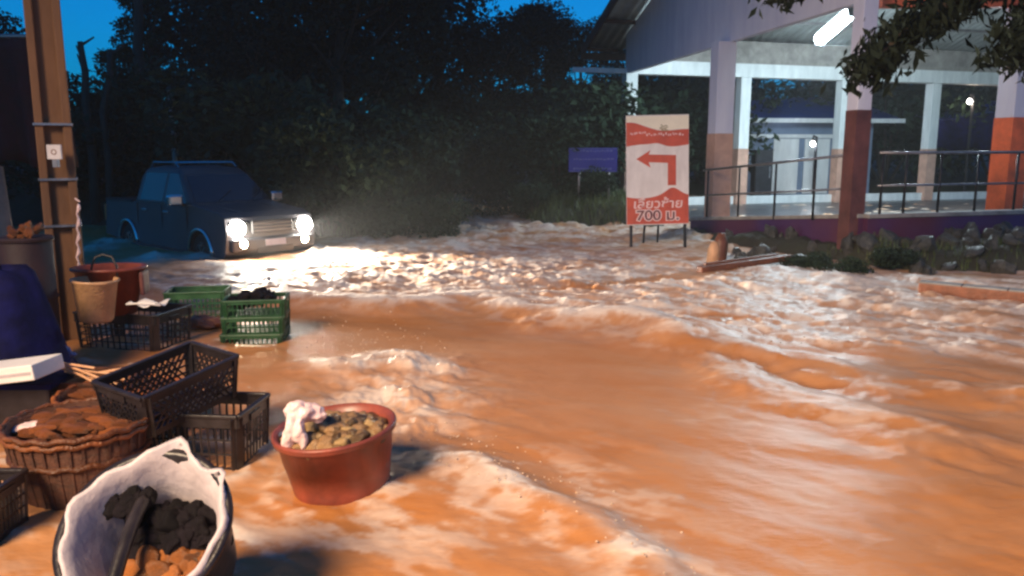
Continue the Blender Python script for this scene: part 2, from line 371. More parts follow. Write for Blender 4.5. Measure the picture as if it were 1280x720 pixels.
wo = grid_mesh('water', X, Y, h, wm, {'foam': foam}); wo['kind'] = 'structure'

# ------------------------------------------------------------------ vegetation
def leafmesh(name, centers, size, asp, material, seed, droop=0.0, normals_up=0.3):
    r = np.random.default_rng(seed); n = len(centers)
    d = r.normal(size=(n, 3)); d[:, 2] -= droop; d /= np.linalg.norm(d, axis=1)[:, None]
    nn = r.normal(size=(n, 3)); nn[:, 2] += normals_up * 3
    s = np.cross(d, nn); s /= np.linalg.norm(s, axis=1)[:, None] + 1e-9
    L = (size * r.uniform(.6, 1.4, n))[:, None]; Wd = L * asp
    up = np.cross(s, d)
    a = centers - d * L * .5; b = centers + s * Wd * .5 + up * L * .06; c = centers + d * L * .5 - up * L * .08; e = centers - s * Wd * .5 + up * L * .06
    co = np.stack([a, b, c, e], 1).reshape(-1, 3).astype(np.float32)
    me = bpy.data.meshes.new(name); me.vertices.add(4 * n); me.vertices.foreach_set('co', co.reshape(-1))
    me.loops.add(4 * n); me.loops.foreach_set('vertex_index', np.arange(4 * n, dtype=np.int32))
    me.polygons.add(n); me.polygons.foreach_set('loop_start', np.arange(n, dtype=np.int32) * 4)
    me.update(calc_edges=True); me.materials.append(material)
    o = bpy.data.objects.new(name, me); C.objects.link(o); return o
def make_tree(seed, H, CR, n, lowcrown=.25, leaf='leafdark', size=.22):
    r = random.Random(seed); rn = np.random.default_rng(seed)
    root = thing('broadleaf_tree', 'tmp', 'tree'); mb = MB()
    tp = [(0, 0, -.6)]; x = y = 0
    for k in range(1, 8): x += r.uniform(-.12, .12); y += r.uniform(-.12, .12); tp.append((x, y, H * .8 * k / 7))
    mb.tube(tp, [.24 * (1 - k / 9.5) for k in range(8)], 8)
    cents = []
    for k in range(26):
        t = r.uniform(lowcrown, 1.0); zz = H * (.12 + .86 * t); a = r.uniform(0, 6.28)
        env = CR * (1 - .75 * abs(t - .45) ** 1.5 * 1.6) * r.uniform(.35, 1); 
        c = Vector((math.cos(a) * env, math.sin(a) * env, zz)); cents.append((c, r.uniform(.6, 1.25) * CR * .36))
        z0 = max(.8, zz - env * .7); i = min(6, int(z0 / (H * .8) * 7)); s0 = Vector(tp[i])
        mid = (s0 + c) / 2 + Vector((0, 0, -.15)); mb.tube([s0, mid, c], [.08, .05, .02], 5)
    pts = []
    for c, rad in cents:
        m = int(n / 26 * (rad / (CR * .33)) ** 2)
        d = rn.normal(size=(m, 3)); d /= np.linalg.norm(d, axis=1)[:, None]; rr_ = rad * rn.uniform(.35, 1.12, m) ** .6
        d = d * rr_[:, None]; d[:, 2] *= .72; pts.append(np.array(c)[None] + d + rn.normal(size=(m, 3)) * rad * .08)
    mb.build('trunk', M['bark'], root, smooth=True)
    cr = leafmesh('crown', np.concatenate(pts), size, .55, M[leaf], seed); cr.parent = root
    return root
def make_bush(seed, Rr, Hh, n, leaf='leafbush', size=.12):
    r = random.Random(seed); rn = np.random.default_rng(seed); root = thing('bush', 'tmp', 'bush'); mb = MB(); pts = []
    for k in range(11):
        a = r.uniform(0, 6.28); e = Rr * r.uniform(.1, .85); c = Vector((math.cos(a) * e, math.sin(a) * e, Hh * r.uniform(.3, .85)))
        mb.tube([(0, 0, -.2), c * .5 + Vector((0, 0, .1)), c], [.03, .02, .008], 5)
        m = n // 11; d = rn.normal(size=(m, 3)); d /= np.linalg.norm(d, axis=1)[:, None]; d *= (Rr * .42 * rn.uniform(.2, 1.1, m) ** .6)[:, None]; d[:, 2] *= .8
        pts.append(np.array(c)[None] + d)
    mb.build('stem', M['bark'], root); cr = leafmesh('foliage', np.concatenate(pts), size, .45, M[leaf], seed); cr.parent = root
    return root
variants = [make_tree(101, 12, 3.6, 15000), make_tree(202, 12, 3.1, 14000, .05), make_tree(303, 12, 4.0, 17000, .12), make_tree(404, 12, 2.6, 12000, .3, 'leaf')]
# px, depth, height, variant, label
forest = [
 (188, 27, 5.9, 3, 'leafy tree with a rounded top standing against blue sky at the left, behind the pickup'),
 (290, 31, 9.5, 0, 'dark tree just right of the round topped tree on the left skyline'),
 (318, 24, 9.5, 1, 'dark tree rising behind the roof of the pickup'),
 (365, 28, 11.5, 2, 'tall wide dark tree behind the right headlight of the pickup'),
 (430, 23, 10.0, 0, 'tall dark tree beside the pickup, first to the right of it'),
 (490, 30, 12.0, 1, 'tall dark tree left of the flooded channel, highest of the wood'),
 (548, 33, 11.5, 2, 'dark tree closing the view behind the flooded channel'),
 (615, 29, 6.9, 0, 'dark tree right of the channel under the notch of blue sky'),
 (668, 31, 6.6, 3, 'dark tree on the right of the wood, under the strip of sky'),
 (722, 30, 6.2, 2, 'dark tree behind the blue road sign next to the pavilion eave'),
 (775, 36, 6.0, 1, 'dark tree standing behind the far corner of the pavilion'),
 (125, 33, 2.9, 2, 'low dark tree left of the leafy skyline tree, below the bare trunks'),
 (60, 30, 3.4, 0, 'dark tree behind the utility pole'),
 (-40, 24, 8.0, 1, 'dark tree at the left edge of the view, behind the utility pole'),
 (830, 39, 7.0, 1, 'dark tree behind the first opening of the pavilion, left of its neighbour'),
 (940, 41, 7.5, 1, 'dark tree rising over the left end of the pale house'),
 (1080, 42, 7.5, 2, 'dark tree rising over the right end of the pale house'),
 (1215, 41, 7.5, 1, 'dark tree directly behind the blue tarpaulin canopy'),
 (870, 42, 8.0, 0, 'dark tree seen through the first opening of the pavilion'),
 (1010, 44, 8.0, 2, 'dark tree behind the pale house beyond the pavilion'),
 (1150, 44, 8.5, 1, 'dark tree seen past the third rear post of the pavilion'),
 (1290, 40, 9.0, 2, 'dark tree beyond the blue tarpaulin canopy on the right'),
]
used = set()
for i, (px, D, H, v, lab) in enumerate(forest):
    x = (px - 640) / F * D * .98; s = H / 12; z = gh(x, D)
    src = variants[v]
    kw = dict(loc=(x, D, z), rot=(0, 0, random.uniform(0, 6)), scale=(s * random.uniform(1, 1.2), s * random.uniform(1, 1.2), s))
    if v not in used: used.add(v); src.location = kw['loc']; src.rotation_euler = kw['rot']; src.scale = kw['scale']; o = src; o['label'] = lab
    else: o = dup(src, label=lab, **kw)
    o['group'] = 'trees of the dark wood behind the flood'
# a few thin bare trunks
def bare_trunk(px0, py0, px1, py1, D, r0, lab):
    a = at(px0, py0, D); b = at(px1, py1, D); g0 = Vector((a.x, D, gh(a.x, D) - .2))
    t = thing('bare_tree', lab, 'tree', g0, group='bare trunks against the sky'); mb = MB()
    pts = [Vector((0, 0, 0)), (a - g0) * .6 + Vector((.05, 0, 0)), a - g0, (a + b) / 2 - g0 + Vector((.06, 0, 0)), b - g0]
    mb.tube(pts, [r0 * 1.3, r0 * 1.1, r0, r0 * .9, r0 * .75], 8); mb.build('trunk', M['bark'], t, smooth=True)
    m2 = MB(); q = b - g0
    for k in range(3): an = k * 2.1; m2.tube([q - Vector((0, 0, .25 * k + .1)), q + Vector((math.cos(an) * .3, .1, .12 - .2 * k))], [.04, .02], 5)
    m2.build('branch_stub', M['bark'], t)
bare_trunk(107, 130, 100, 52, 20, .09, 'thin bare trunk just right of the utility pole, leaning left')
bare_trunk(128, 140, 138, 62, 20, .075, 'thin bare trunk leaning right beside the leafy skyline tree')
bare_trunk(172, 60, 170, -30, 22, .13, 'thick bare trunk rising out of the leafy skyline tree to the top edge')
p0 = at(217, 185, 19); t = thing('wooden_post', 'thin pale post standing in front of the dark trees behind the pickup roof', 'post', (p0.x, 19, gh(p0.x, 19)))
MB().tube([(0, 0, -.3), (.02, 0, 2.0), (0, 0, at(217, 112, 19).z - gh(p0.x, 19))], [.06, .055, .05], 8).build('shaft', M['concrete'], t, smooth=True)
MB().lathe([(.055, 0), (.07, .02), (.06, .06), (0, .08)], 10, Matrix.Translation((0, 0, at(217, 112, 19).z - gh(p0.x, 19)))).build('cap', M['darkmetal'], t)

bv = [make_bush(11, 1.3, 1.5, 4200), make_bush(12, 1.0, 1.2, 3400), make_bush(13, 1.6, 2.1, 5200, 'leafbush', .14)]
bushes = [
 (400, 17.0, 1.2, 0, 'dark bush at the water edge just right of the pickup'),
 (450, 17.3, 1.3, 2, 'dark bush on the left bank midway between the pickup and the channel'),
 (500, 17.2, 1.0, 1, 'low dark bush on the left bank close to the channel mouth'),
 (533, 17.4, .75, 0, 'small dark bush at the very edge of the flooded channel, left bank'),
 (522, 24.5, 1.5, 2, 'pale arched bush hanging over the channel from its left bank'),
 (500, 22, 1.7, 2, 'tall bush behind the low bushes of the left bank'),
 (430, 21, 1.6, 1, 'tall bush behind the bush midway along the left bank'),
 (640, 22.5, 1.0, 0, 'green bush at the right side of the channel, foot of the grassy bank'),
 (672, 20.8, .75, 1, 'small green bush in the middle of the grassy bank'),
 (700, 22.5, 1.3, 2, 'green bush on the grassy bank left of the blue road sign'),
 (742, 21.5, .7, 0, 'small bush under the blue road sign'),
 (715, 26, 1.9, 2, 'large leafy bush behind the blue road sign'),
 (590, 36, 1.7, 0, 'bush where the flooded channel disappears'),
 (340, 20, 1.7, 2, 'bush directly behind the pickup'),
 (120, 22, 1.8, 2, 'bush behind the tail of the pickup at the left'),
 (60, 21, 1.8, 0, 'bush behind the utility pole low at the left'),
 (200, 22.5, 1.6, 1, 'bush behind the cab of the pickup'),
 (700, 32, 2.2, 2, 'large bush at the foot of the wood behind the road sign'),
 (830, 33, 2.6, 2, 'large bush in the first opening of the pavilion'),
 (880, 34, 2.4, 0, 'large bush behind the front pink dado column'),
 (1110, 35, 2.6, 2, 'large bush in the bay right of the corner column'),
 (1160, 36, 2.6, 0, 'large bush behind the third rear post'),
 (1250, 37, 2.8, 2, 'large bush right of the blue canopy'),
 (1045, 37, 2.6, 1, 'large bush right of the pale house'),
 (930, 38, 2.6, 1, 'large bush left of the pale house'),
 (270, 21.5, 1.8, 0, 'bush between the pickup roof and the dark wood'),
 (1020, 12.6, .40, 1, 'small weedy bush against the maroon wall, left of the maroon corner column'),
 (1065, 12.1, .36, 0, 'small weedy bush at the foot of the maroon corner column'),
 (1125, 12.4, .42, 1, 'small weedy bush against the purple wall right of the corner column'),
]
usedb = set()
for i, (px, D, s, v, lab) in enumerate(bushes):
    x = (px - 640) / F * D * .98; kw = dict(loc=(x, D, max(gh(x, D), -.1) - .05), rot=(0, 0, i * 1.7), scale=(s * 1.15, s, s * (.7 if D < 13 else .9)))
    if v not in usedb: usedb.add(v); o = bv[v]; o.location = kw['loc']; o.rotation_euler = kw['rot']; o.scale = kw['scale']; o['label'] = lab
    else: o = dup(bv[v], label=lab, **kw)
    o['group'] = 'bushes on the flooded banks'
# grass on the banks
gp = []
def grass_area(x0, x1, y0, y1, n, cond):
    xs = rng.uniform(x0, x1, n); ys = rng.uniform(y0, y1, n); hs = ground_height(xs[None], ys[None])[0]
    m = (hs > .0) & cond(xs, ys); return np.stack([xs[m], ys[m], hs[m]], -1)
ga = np.concatenate([grass_area(-1, 3.4, 17, 24, 9000, lambda x, y: y > 0), grass_area(4.4, 9.5, 11.5, 15, 3500, lambda x, y: (fbm(x, y, 91) > .5)),
                     grass_area(-9, -1.2, 15, 22, 7000, lambda x, y: y > 0)])
n = len(ga); L = rng.uniform(.12, .34, n); L[ga[:, 1] < 15] *= .55; an = rng.uniform(0, 6.28, n); lean = rng.uniform(.1, .6, n)
sx, sy = np.cos(an), np.sin(an); wd = .012 + 0 * L
a = ga + np.stack([-sy * wd, sx * wd, -.03 + 0 * L], -1); b = ga + np.stack([sy * wd, -sx * wd, -.03 + 0 * L], -1)
c = ga + np.stack([sx * L * lean, sy * L * lean, L], -1)
co = np.stack([a, b, c], 1).reshape(-1, 3).astype(np.float32); me = bpy.data.meshes.new('grass'); me.vertices.add(3 * n); me.vertices.foreach_set('co', co.reshape(-1))
me.loops.add(3 * n); me.loops.foreach_set('vertex_index', np.arange(3 * n, dtype=np.int32)); me.polygons.add(n); me.polygons.foreach_set('loop_start', np.arange(n, dtype=np.int32) * 3); me.update(calc_edges=True)
me.materials.append(mat('grass blades', (.07, .10, .03), .5, var=.4, scale=2, bump=0)); go = bpy.data.objects.new('grass', me); C.objects.link(go); go['kind'] = 'stuff'
tag(go, 'rough grass and weeds covering the banks beside the flood', 'grass')

# ------------------------------------------------------------------ pavilion
KS = 1.08; at0 = at
def at(px, py, Y): return at0(px, py, Y * KS)
A = at(785, 92, 23.5); Bp = at(1083, 4, 12.4)
A = Vector((A.x, A.y, 0)); B = Vector((Bp.x, Bp.y, 0)); ZB = at(785, 92, 23.5).z      # underside of gable wall
u = Vector((.967, .255, 0)).normalized(); sdv = (B - A); SL = sdv.length; sdn = sdv.normalized()
pav = thing('market_pavilion', 'open sided pavilion with lilac gable, white rear posts and sheet roof on the right', 'pavilion', A)
def L(p): return Vector(p) - A
FLOOR = .10
def column(p, w_, ztop, zbreak, zbase, mu, ml, rot):
    cb = MB().box((p.x - A.x, p.y - A.y, (zbreak + ztop) / 2), (w_, w_, ztop - zbreak), rot=rot).build('column', mu, pav, bevel=.012)
    MB().box((p.x - A.x, p.y - A.y, (zbase + zbreak) / 2), (w_ + .012, w_ + .012, zbreak - zbase), rot=rot).build('painted_base', ml, cb)
RU = math.atan2(u.y, u.x); RS = math.atan2(sdn.y, sdn.x)
c900 = at(900, 170, 16.9)
column(Vector((A.x + .06, A.y, 0)), .38, ZB, 1.85, -.3, M['white'], M['peach'], RU)
column(c900, .42, ZB, 2.2, -.3, M['lilac'], M['peach'], RS)
column(B, .27, ZB + .6, 2.47, -.3, M['lilac'], M['maroon'], RU)
c1265 = at(1266, 150, 14.2)
column(c1265, .42, ZB + .6, 2.43, -.3, M['lilac'], M['orange'], RU)
rear = []
for px_, D_ in ((926, 24.6), (1050, 25.6), (1161, 26.7), (1262, 27.6), (1358, 28.6), (1450, 29.6)):
    q = at(px_, 180, D_); rear.append(q); column(q, .36, ZB, 1.9, FLOOR, M['white'], M['peach'], RU)
# the inner row post next to the front column
# rear beam, upper wall, plinth
ae = A + Vector((-.1, 0, 0)); re_ = rear[-1]
rb0 = Vector((A.x, A.y, 0)); rb1 = Vector((re_.x, re_.y, 0)); dirb = (rb1 - rb0).normalized(); lenb = (rb1 - rb0).length; RB = math.atan2(dirb.y, dirb.x); mid = (rb0 + rb1) / 2 - A
MB().box((mid.x, mid.y, ZB + .19), (lenb, .40, .42), rot=RB).build('rear_beam', M['white'], pav, bevel=.01)
nb_ = Vector((-dirb.y, dirb.x, 0))
m2 = mid + nb_ * .12
MB().box((m2.x, m2.y, ZB + .40 + .36), (lenb, .14, .72), rot=RB).build('rear_wall_band', M['concrete'], pav)
MB().box((m2.x, m2.y, FLOOR + .13), (lenb, .22, .26), rot=RB).build('rear_plinth', M['white'], pav, bevel=.01)
# floor slab
mb = MB(); far = lenb * dirb
p_ = [L(A) - nb_ * -.3, L(A) + far + nb_ * .3, L(B) + u * 14, L(B) + u * .3]
mb.add([(q.x, q.y, FLOOR) for q in p_] + [(q.x, q.y, -.6) for q in p_], [(0, 3, 2, 1), (4, 5, 6, 7), (0, 1, 5, 4), (1, 2, 6, 5), (2, 3, 7, 6), (3, 0, 4, 7)])
mb.build('floor_slab', mat('dark wet floor', (.05, .05, .055), .35, var=.3, scale=2), pav)
# gable wall along A->B with apex
EH = ZB + 1.15; RH = EH + SL / 2 * .30
mb = MB(); th_ = .16; nrm = Vector((-sdn.y, sdn.x, 0)) * th_ / 2
poly = [(0, ZB), (SL, ZB), (SL, EH), (SL / 2, RH), (0, EH)]
vs = [sdn * s + Vector((0, 0, z)) + nrm for s, z in poly] + [sdn * s + Vector((0, 0, z)) - nrm for s, z in poly]
mb.add(vs, [(0, 1, 2, 3, 4), (9, 8, 7, 6, 5)] + [(i, i + 5, (i + 1) % 5 + 5, (i + 1) % 5) for i in range(5)])
mb.build('gable_wall', M['lilac'], pav)
# corrugated roof: two slopes, overhanging the gable by 1.1 m and eaves by 1.3 m
def slope(s_eave, s_ridge, name):
    nU = 420; LEN = 26; us = np.linspace(-1.15, LEN, nU); rows = 4; vs = []; fs = []
    for j in range(rows):
        s = s_eave + (s_ridge - s_eave) * j / (rows - 1); z = RH + .12 - abs(s - SL / 2) * .30
        # ridge line runs along u; widen slope towards the rear beam's direction
        for k in range(nU):
            zz = z + .028 * math.sin(us[k] * 2 * math.pi / .28); q = sdn * s + u * us[k]; vs.append((q.x, q.y, zz))
    for j in range(rows - 1):
        for k in range(nU - 1): a_ = j * nU + k; fs.append((a_, a_ + 1, a_ + nU + 1, a_ + nU))
    m_ = MB(); m_.add(vs, fs); return m_.build(name, M['roofmetal'], pav, smooth=True, solid=.012)
slope(-1.3, SL / 2, 'roof_slope'); slope(SL + .9, SL / 2, 'roof_slope')
# verge boards and soffit
mb = MB()
for s0, s1 in ((-1.3, SL / 2), (SL + .9, SL / 2)):
    z0 = RH - .05 - abs(s0 - SL / 2) * .30; z1 = RH - .05
    q0 = sdn * s0 - u * 1.17 + Vector((0, 0, z0)); q1 = sdn * s1 - u * 1.17 + Vector((0, 0, z1)); mb.bar(q0, q1, .05, .30)
mb.build('verge_board', M['fascia'], pav)
mb = MB()
for k in range(4):
    s = -1.1 + k * 1.9; z = RH + .0 - abs(s - SL / 2) * .30; mb.bar(sdn * s - u * 1.1 + Vector((0, 0, z)), sdn * s + Vector((0, 0, z)), .06, .12)
mb.build('purlin', M['fascia'], pav)
mb = MB(); z0 = RH - .12 - abs(-1.3 - SL / 2) * .30; mb.bar(sdn * -1.32 - u * 1.2 + Vector((0, 0, z0)), sdn * -1.32 + u * 24 + Vector((0, 0, z0)), .05, .22); mb.build('eave_board', M['fascia'], pav)
# pale eave beam that sticks out left of the far corner
q0 = at(716, 87, 23.4) - A; q1 = at(784, 89, 23.4) - A
MB().bar(q0, q1, .12, .14).build('beam_end', M['white'], pav)
# rafters and tie under the roof
mb = MB()
for k in range(1, 8):
    uu = k * 3.4; 
    for s0, s1 in ((0, SL / 2), (SL, SL / 2)):
        mb.bar(sdn * s0 + u * uu + Vector((0, 0, RH - .1 - abs(s0 - SL / 2) * .3)), sdn * s1 + u * uu + Vector((0, 0, RH - .1)), .06, .12)
mb.build('rafter', M['steel'], pav)
mb = MB()
for k in range(5):
    s = 1.2 + k * 2.2; mb.bar(sdn * s + Vector((0, 0, RH + .0 - abs(s - SL / 2) * .3 )) + u * .1, sdn * s + u * 24 + Vector((0, 0, RH + .0 - abs(s - SL / 2) * .3)), .05, .07)
mb.build('roof_batten', M['steel'], pav)
# near beam over the corner column (orange painted board at the top edge)
q0 = at(1100, -3, 13.2) - A; q1 = at(1330, -3, 14.0) - A
MB().bar(q0, q1, .15, .34).build('near_beam', M['orange'], pav)

# fluorescent lamps under the roof
def tube_lamp(p0, p1, lab, st=90, r=.05):
    p0 = Vector(p0); p1 = Vector(p1); t = thing('fluorescent_lamp', lab, 'lamp', p0, group='fluorescent lamps under the pavilion roof')
    e = p1 - p0; MB().tube([e * 0, e], r, 10).build('tube', EM, t, smooth=True)
    MB().bar(e * -.03 + Vector((0, 0, r + .03)), e * 1.03 + Vector((0, 0, r + .03)), .14, .05).build('housing', M['white'], t)
    for f in (-.01, 1.01): MB().bar(e * (f - .015), e * (f + .015), r * 2.1).build('end_cap', M['darkmetal'], t)
EM = mat('lit fluorescent tube', (.9, .95, 1), .4, emit=(.80, .95, 1), estr=45, bump=0)
l0 = at(1024, 50, 20.0); l1 = at(1066, 14, 18.9)
tube_lamp(l0, l1, 'bright white fluorescent tube under the roof, left of the corner column', r=.15)
lamp('tube_light', 'POINT', (l0 + l1) / 2 + Vector((0, -.0, -.35)), 1550, (.75, .93, 1), .25)
l2 = at(1256, 62, 20.5); l3 = at(1262, 72, 20.5)
tube_lamp(l2, at(1282, 58, 20.3), 'small white fluorescent tube among leaves at the right edge', r=.04)
lamp('tube_light_b', 'POINT', at(1262, 80, 19.5), 330, (.75, .93, 1), .2)

# ------------------------------------------------------------------ wall with coping and railing
def zat(px, py, D): return at(px, py, D).z
W0 = at(868, 272, 17.0); W1 = at(1080, 268, 12.3); W2 = at(1300, 262, 13.2); W3 = W2 + (W2 - W1) * .8
wall = thing('boundary_wall', 'low maroon and purple wall with pale coping in front of the pavilion', 'wall', (W1.x, W1.y, 0)); o0 = Vector((W1.x, W1.y, 0))
pw = [W0, W1, W2, W3]; PM = mat('maroon and purple painted wall', (.11, .018, .028), .6, col2=(.05, .02, .13), scale=.55, bump=.3, bscale=20, detail=2)
for a_, b_ in zip(pw[:-1], pw[1:]):
    mb = MB(); d = (b_ - a_); n_ = Vector((-d.y, d.x, 0)).normalized() * .10
    vs = []
    for q in (a_, b_):
        for sgn in (-1, 1):
            for z in (-.5, q.z - .06): vs.append(Vector((q.x, q.y, z)) + n_ * sgn - o0)
    mb.add(vs, [(0, 1, 3, 2), (4, 6, 7, 5), (0, 4, 5, 1), (2, 3, 7, 6), (1, 5, 7, 3), (0, 2, 6, 4)]); mb.build('wall_panel', PM, wall)
    mb = MB(); mb.bar(a_ - o0 + Vector((0, 0, -.025)), b_ - o0 + Vector((0, 0, -.025)), .26, .07); mb.build('coping', M['concrete'], wall, bevel=.01)
rail = thing('railing', 'steel tube railing with two rails on the low wall of the pavilion', 'railing', o0 + Vector((0, 0, 0)))
tops = [at(880, 213, 16.7), at(1068, 193, 12.3)]; topr = [at(1100, 191, 12.25), at(1330, 190, 13.35)]
def railseg(t0, t1, posts):
    for fr, r_ in ((1, .026), (.47, .020)):
        def pt(f): 
            tz = t0.z + (t1.z - t0.z) * f; x = t0.x + (t1.x - t0.x) * f; y = t0.y + (t1.y - t0.y) * f
            # base height along the wall
            bz = np.interp(x, [W0.x, W1.x, W2.x], [W0.z, W1.z, W2.z]); return Vector((x, y, bz + (tz - bz) * fr)) - o0
        MB().tube([pt(0), pt(.5), pt(1)], r_, 8).build('rail', M['steel'], rail, smooth=True)
    for f in posts:
        x = t0.x + (t1.x - t0.x) * f; y = t0.y + (t1.y - t0.y) * f; bz = np.interp(x, [W0.x, W1.x, W2.x], [W0.z, W1.z, W2.z]); tz = t0.z + (t1.z - t0.z) * f
        MB().tube([Vector((x, y, bz - .03)) - o0, Vector((x, y, tz)) - o0], .022, 8).build('post', M['darkmetal'], rail, smooth=True)
railseg(*tops, (.04, .30, .56, .80, .97)); railseg(*topr, (.02, .14, .32, .52, .74, .97))

at = at0
# ------------------------------------------------------------------ beyond the pavilion
hp = at(985, 250, 33); hz = gh(hp.x, 33)
ho = thing('small_house', 'pale blue grey house with lean-to roof seen through the pavilion', 'house', (hp.x, 33, .1), rz=.1)
MB().box((0, 0, 1.45), (5.2, 3, 2.9)).build('wall', M['plaster'], ho)
mb = MB(); mb.add([(-3.2, -2.4, 2.85), (3.2, -2.4, 2.85), (3.2, 1.7, 3.9), (-3.2, 1.7, 3.9), (-3.2, -2.4, 2.93), (3.2, -2.4, 2.93), (3.2, 1.7, 3.98), (-3.2, 1.7, 3.98)], [(0, 3, 2, 1), (4, 5, 6, 7), (0, 1, 5, 4), (1, 2, 6, 5), (2, 3, 7, 6), (3, 0, 4, 7)]); mb.build('roof', M['bluesheet'], ho)
MB().bar((-3.3, -2.45, 2.86), (3.3, -2.45, 2.86), .06, .16).build('gutter', M['white'], ho)
MB().bar((-2.6, -1.56, 2.3), (2.0, -1.56, 2.3), .08, .14).build('lintel', M['white'], ho)
for x in (-.9, .35): MB().box((x, -1.53, 1.15), (1.0, .05, 2.1)).build('door', M['white'], ho)
MB().box((1.5, -1.53, 1.5), (.9, .05, 1.0)).build('window', M['darkmetal'], ho)
lamp('house_lamp_light', 'POINT', at(990, 150, 30.5), 28, (.75, .85, 1), .2)
# small lit bulb on a post
def bulb_on_post(px, py, D, lab, rad=.09, power=22, post=True, col=(.85, .93, 1)):
    q = at(px, py, D); g0 = Vector((q.x, D, FLOOR if D < 30 else gh(q.x, D))); t = thing('post_lamp', lab, 'lamp', g0)
    if post: MB().tube([(.12, 0, 0), (.12, 0, q.z - g0.z + .25), (0, 0, q.z - g0.z + .28)], .05, 8).build('post', M['darkmetal'], t)
    MB().lathe([(0, -rad), (rad * .7, -rad * .7), (rad, 0), (rad * .7, rad * .7), (.02, rad * 1.2), (0, rad * 1.25)], 14, Matrix.Translation((0, 0, q.z - g0.z))).build('bulb', BM_, t, smooth=True)
    MB().lathe([(.02, 0), (.05, .02), (.05, .10), (.02, .14)], 10, Matrix.Translation((0, 0, q.z - g0.z + rad * 1.1))).build('socket', M['darkmetal'], t)
    lamp('bulb_light', 'POINT', q + Vector((0, -.15, -.1)), power, col, .1)
BM_ = mat('lit bulb', (1, 1, 1), .4, emit=(1, .95, .88), estr=25, bump=0)
bulb_on_post(1016, 180, 29.5, 'small bright bulb on a dark post beside the pale house')
t = thing('tall_cabinet', 'dark tall cabinet standing before the pale house, behind the second rear post', 'cabinet', (at(950, 250, 28.6).x, 28.6, FLOOR))
MB().box((0, 0, .9), (.62, .5, 1.75)).build('body', M['black'], t, bevel=.03); MB().box((0, -.26, 1.0), (.56, .03, 1.5)).build('door', M['darkmetal'], t, bevel=.01); MB().bar((.2, -.29, .8), (.2, -.29, 1.2), .03).build('handle', M['steel'], t)
# blue canopy
cp = at(1212, 170, 34); t = thing('canopy', 'blue tarpaulin canopy on poles beyond the right rear bay', 'canopy', (cp.x, 34, gh(cp.x, 34)))
zt = at(1212, 138, 32).z - gh(cp.x, 34)
mb = MB(); nx_, ny_ = 14, 8; vs = []; fs = []
for j in range(ny_):
    for i in range(nx_): x = -2.6 + 5.2 * i / (nx_ - 1); y = -2 + 4 * j / (ny_ - 1); vs.append((x, y, zt + .12 * x + .45 * (j / (ny_ - 1)) - .12 * abs(math.sin(i * .9))))
for j in range(ny_ - 1):
    for i in range(nx_ - 1): k = j * nx_ + i; fs.append((k, k + 1, k + nx_ + 1, k + nx_))
mb.add(vs, fs); mb.build('sheet', M['bluesheet'], t, smooth=True, solid=.02)
mb = MB(); vs = [(x_, -2.02, zz) for x_, zz in [(-2.6 + .4 * i, 0) for i in range(14)]]; 
mb.add([(v[0], -2.0 + .05 * math.sin(i), zt + .12 * v[0] - .05) for i, v in enumerate(vs)] + [(v[0], -2.05 + .06 * math.cos(i), zt - 1.5 + .1 * math.sin(i * 2)) for i, v in enumerate(vs)], [(i, i + 1, i + 15, i + 14) for i in range(13)]); mb.build('side_curtain', M['tarp'], t, smooth=True, solid=.01)
for x_, y_ in ((-2.5, -1.9), (2.5, -1.9), (-2.5, 1.9), (2.5, 1.9)): MB().tube([(x_, y_, -.3), (x_, y_, zt + .12 * x_)], .04, 8).build('pole', M['steel'], t)
bulb_on_post(1212, 127, 31.2, 'warm bulb hanging above the blue canopy', .09, 35, True, (1, .8, .6))

# blue road sign
q = at(741, 200, 21.0); t = thing('road_sign', 'blue road sign with pale lines of lettering on two posts left of the pavilion', 'sign', (q.x, 21.0, gh(q.x, 21.0)), rz=-.08)
zc = q.z - gh(q.x, 21.0); MB().box((0, 0, zc), (1.25, .04, .62)).build('panel', M['signblue'], t, bevel=.01)
SGL = mat('sign pale lettering', (.12, .15, .45), .5, var=.1, bump=0)
for j, zz in enumerate((.23, .02, -.22)):
    mb = MB()
    x = -.5
    while x < .5:
        wl = random.uniform(.03, .09); mb.box((x + wl / 2, -.0225, zc + zz + random.uniform(-.01, .01)), (wl, .004, .045 if j != 1 else .035)); x += wl + .02
    mb.build('text_line', SGL, t)
mb = MB(); 
for zz in (-.29, .29): mb.box((0, -.0225, zc + zz), (1.2, .004, .015))
mb.build('border', SGL, t)
for x in (-.35, .42): MB().tube([(x, .05, -.3), (x, .05, zc + .28)], .035, 8).build('post', M['steel'], t, smooth=True)

# ------------------------------------------------------------------ direction sign
s0 = at(823, 306, 15.0); D = 15.0
sg = thing('direction_sign', 'red and white sign board with a left arrow and 700 written at its foot', 'sign', (s0.x, D, -.35), rz=.03, rot=(R(-3), R(-1.3), .03))
zb = at(823, 281, D).z + .35; ztp = at(820, 143, D).z + .35; HW = .585; PH = ztp - zb
def sp(x, z): return (x, zb + z * PH)        # x in metres, z 0..1
MB().box((0, 0, zb + PH / 2), (HW * 2, .03, PH)).build('panel', M['signwhite'], sg)
def wavy(name, m, edge, z_out, y):
    xs = [-HW + .004 + (2 * HW - .008) * i / 24 for i in range(25)]
    up = [(x, zb + PH * edge(x)) for x in xs]; lo = [(x, zb + PH * z_out) if not callable(z_out) else (x, zb + PH * z_out(x)) for x in xs]
    mb = MB(); mb.add([(x, y, z) for x, z in up] + [(x, y, z) for x, z in lo], [(i, i + 1, i + 26, i + 25) for i in range(24)]); return mb.build(name, m, sg, solid=.001)
wavy('red_band', M['signred'], lambda x: .265 + .02 * math.sin(x * 5) + .055 * math.exp(-((x - .28) / .16) ** 2), .008, -.018)
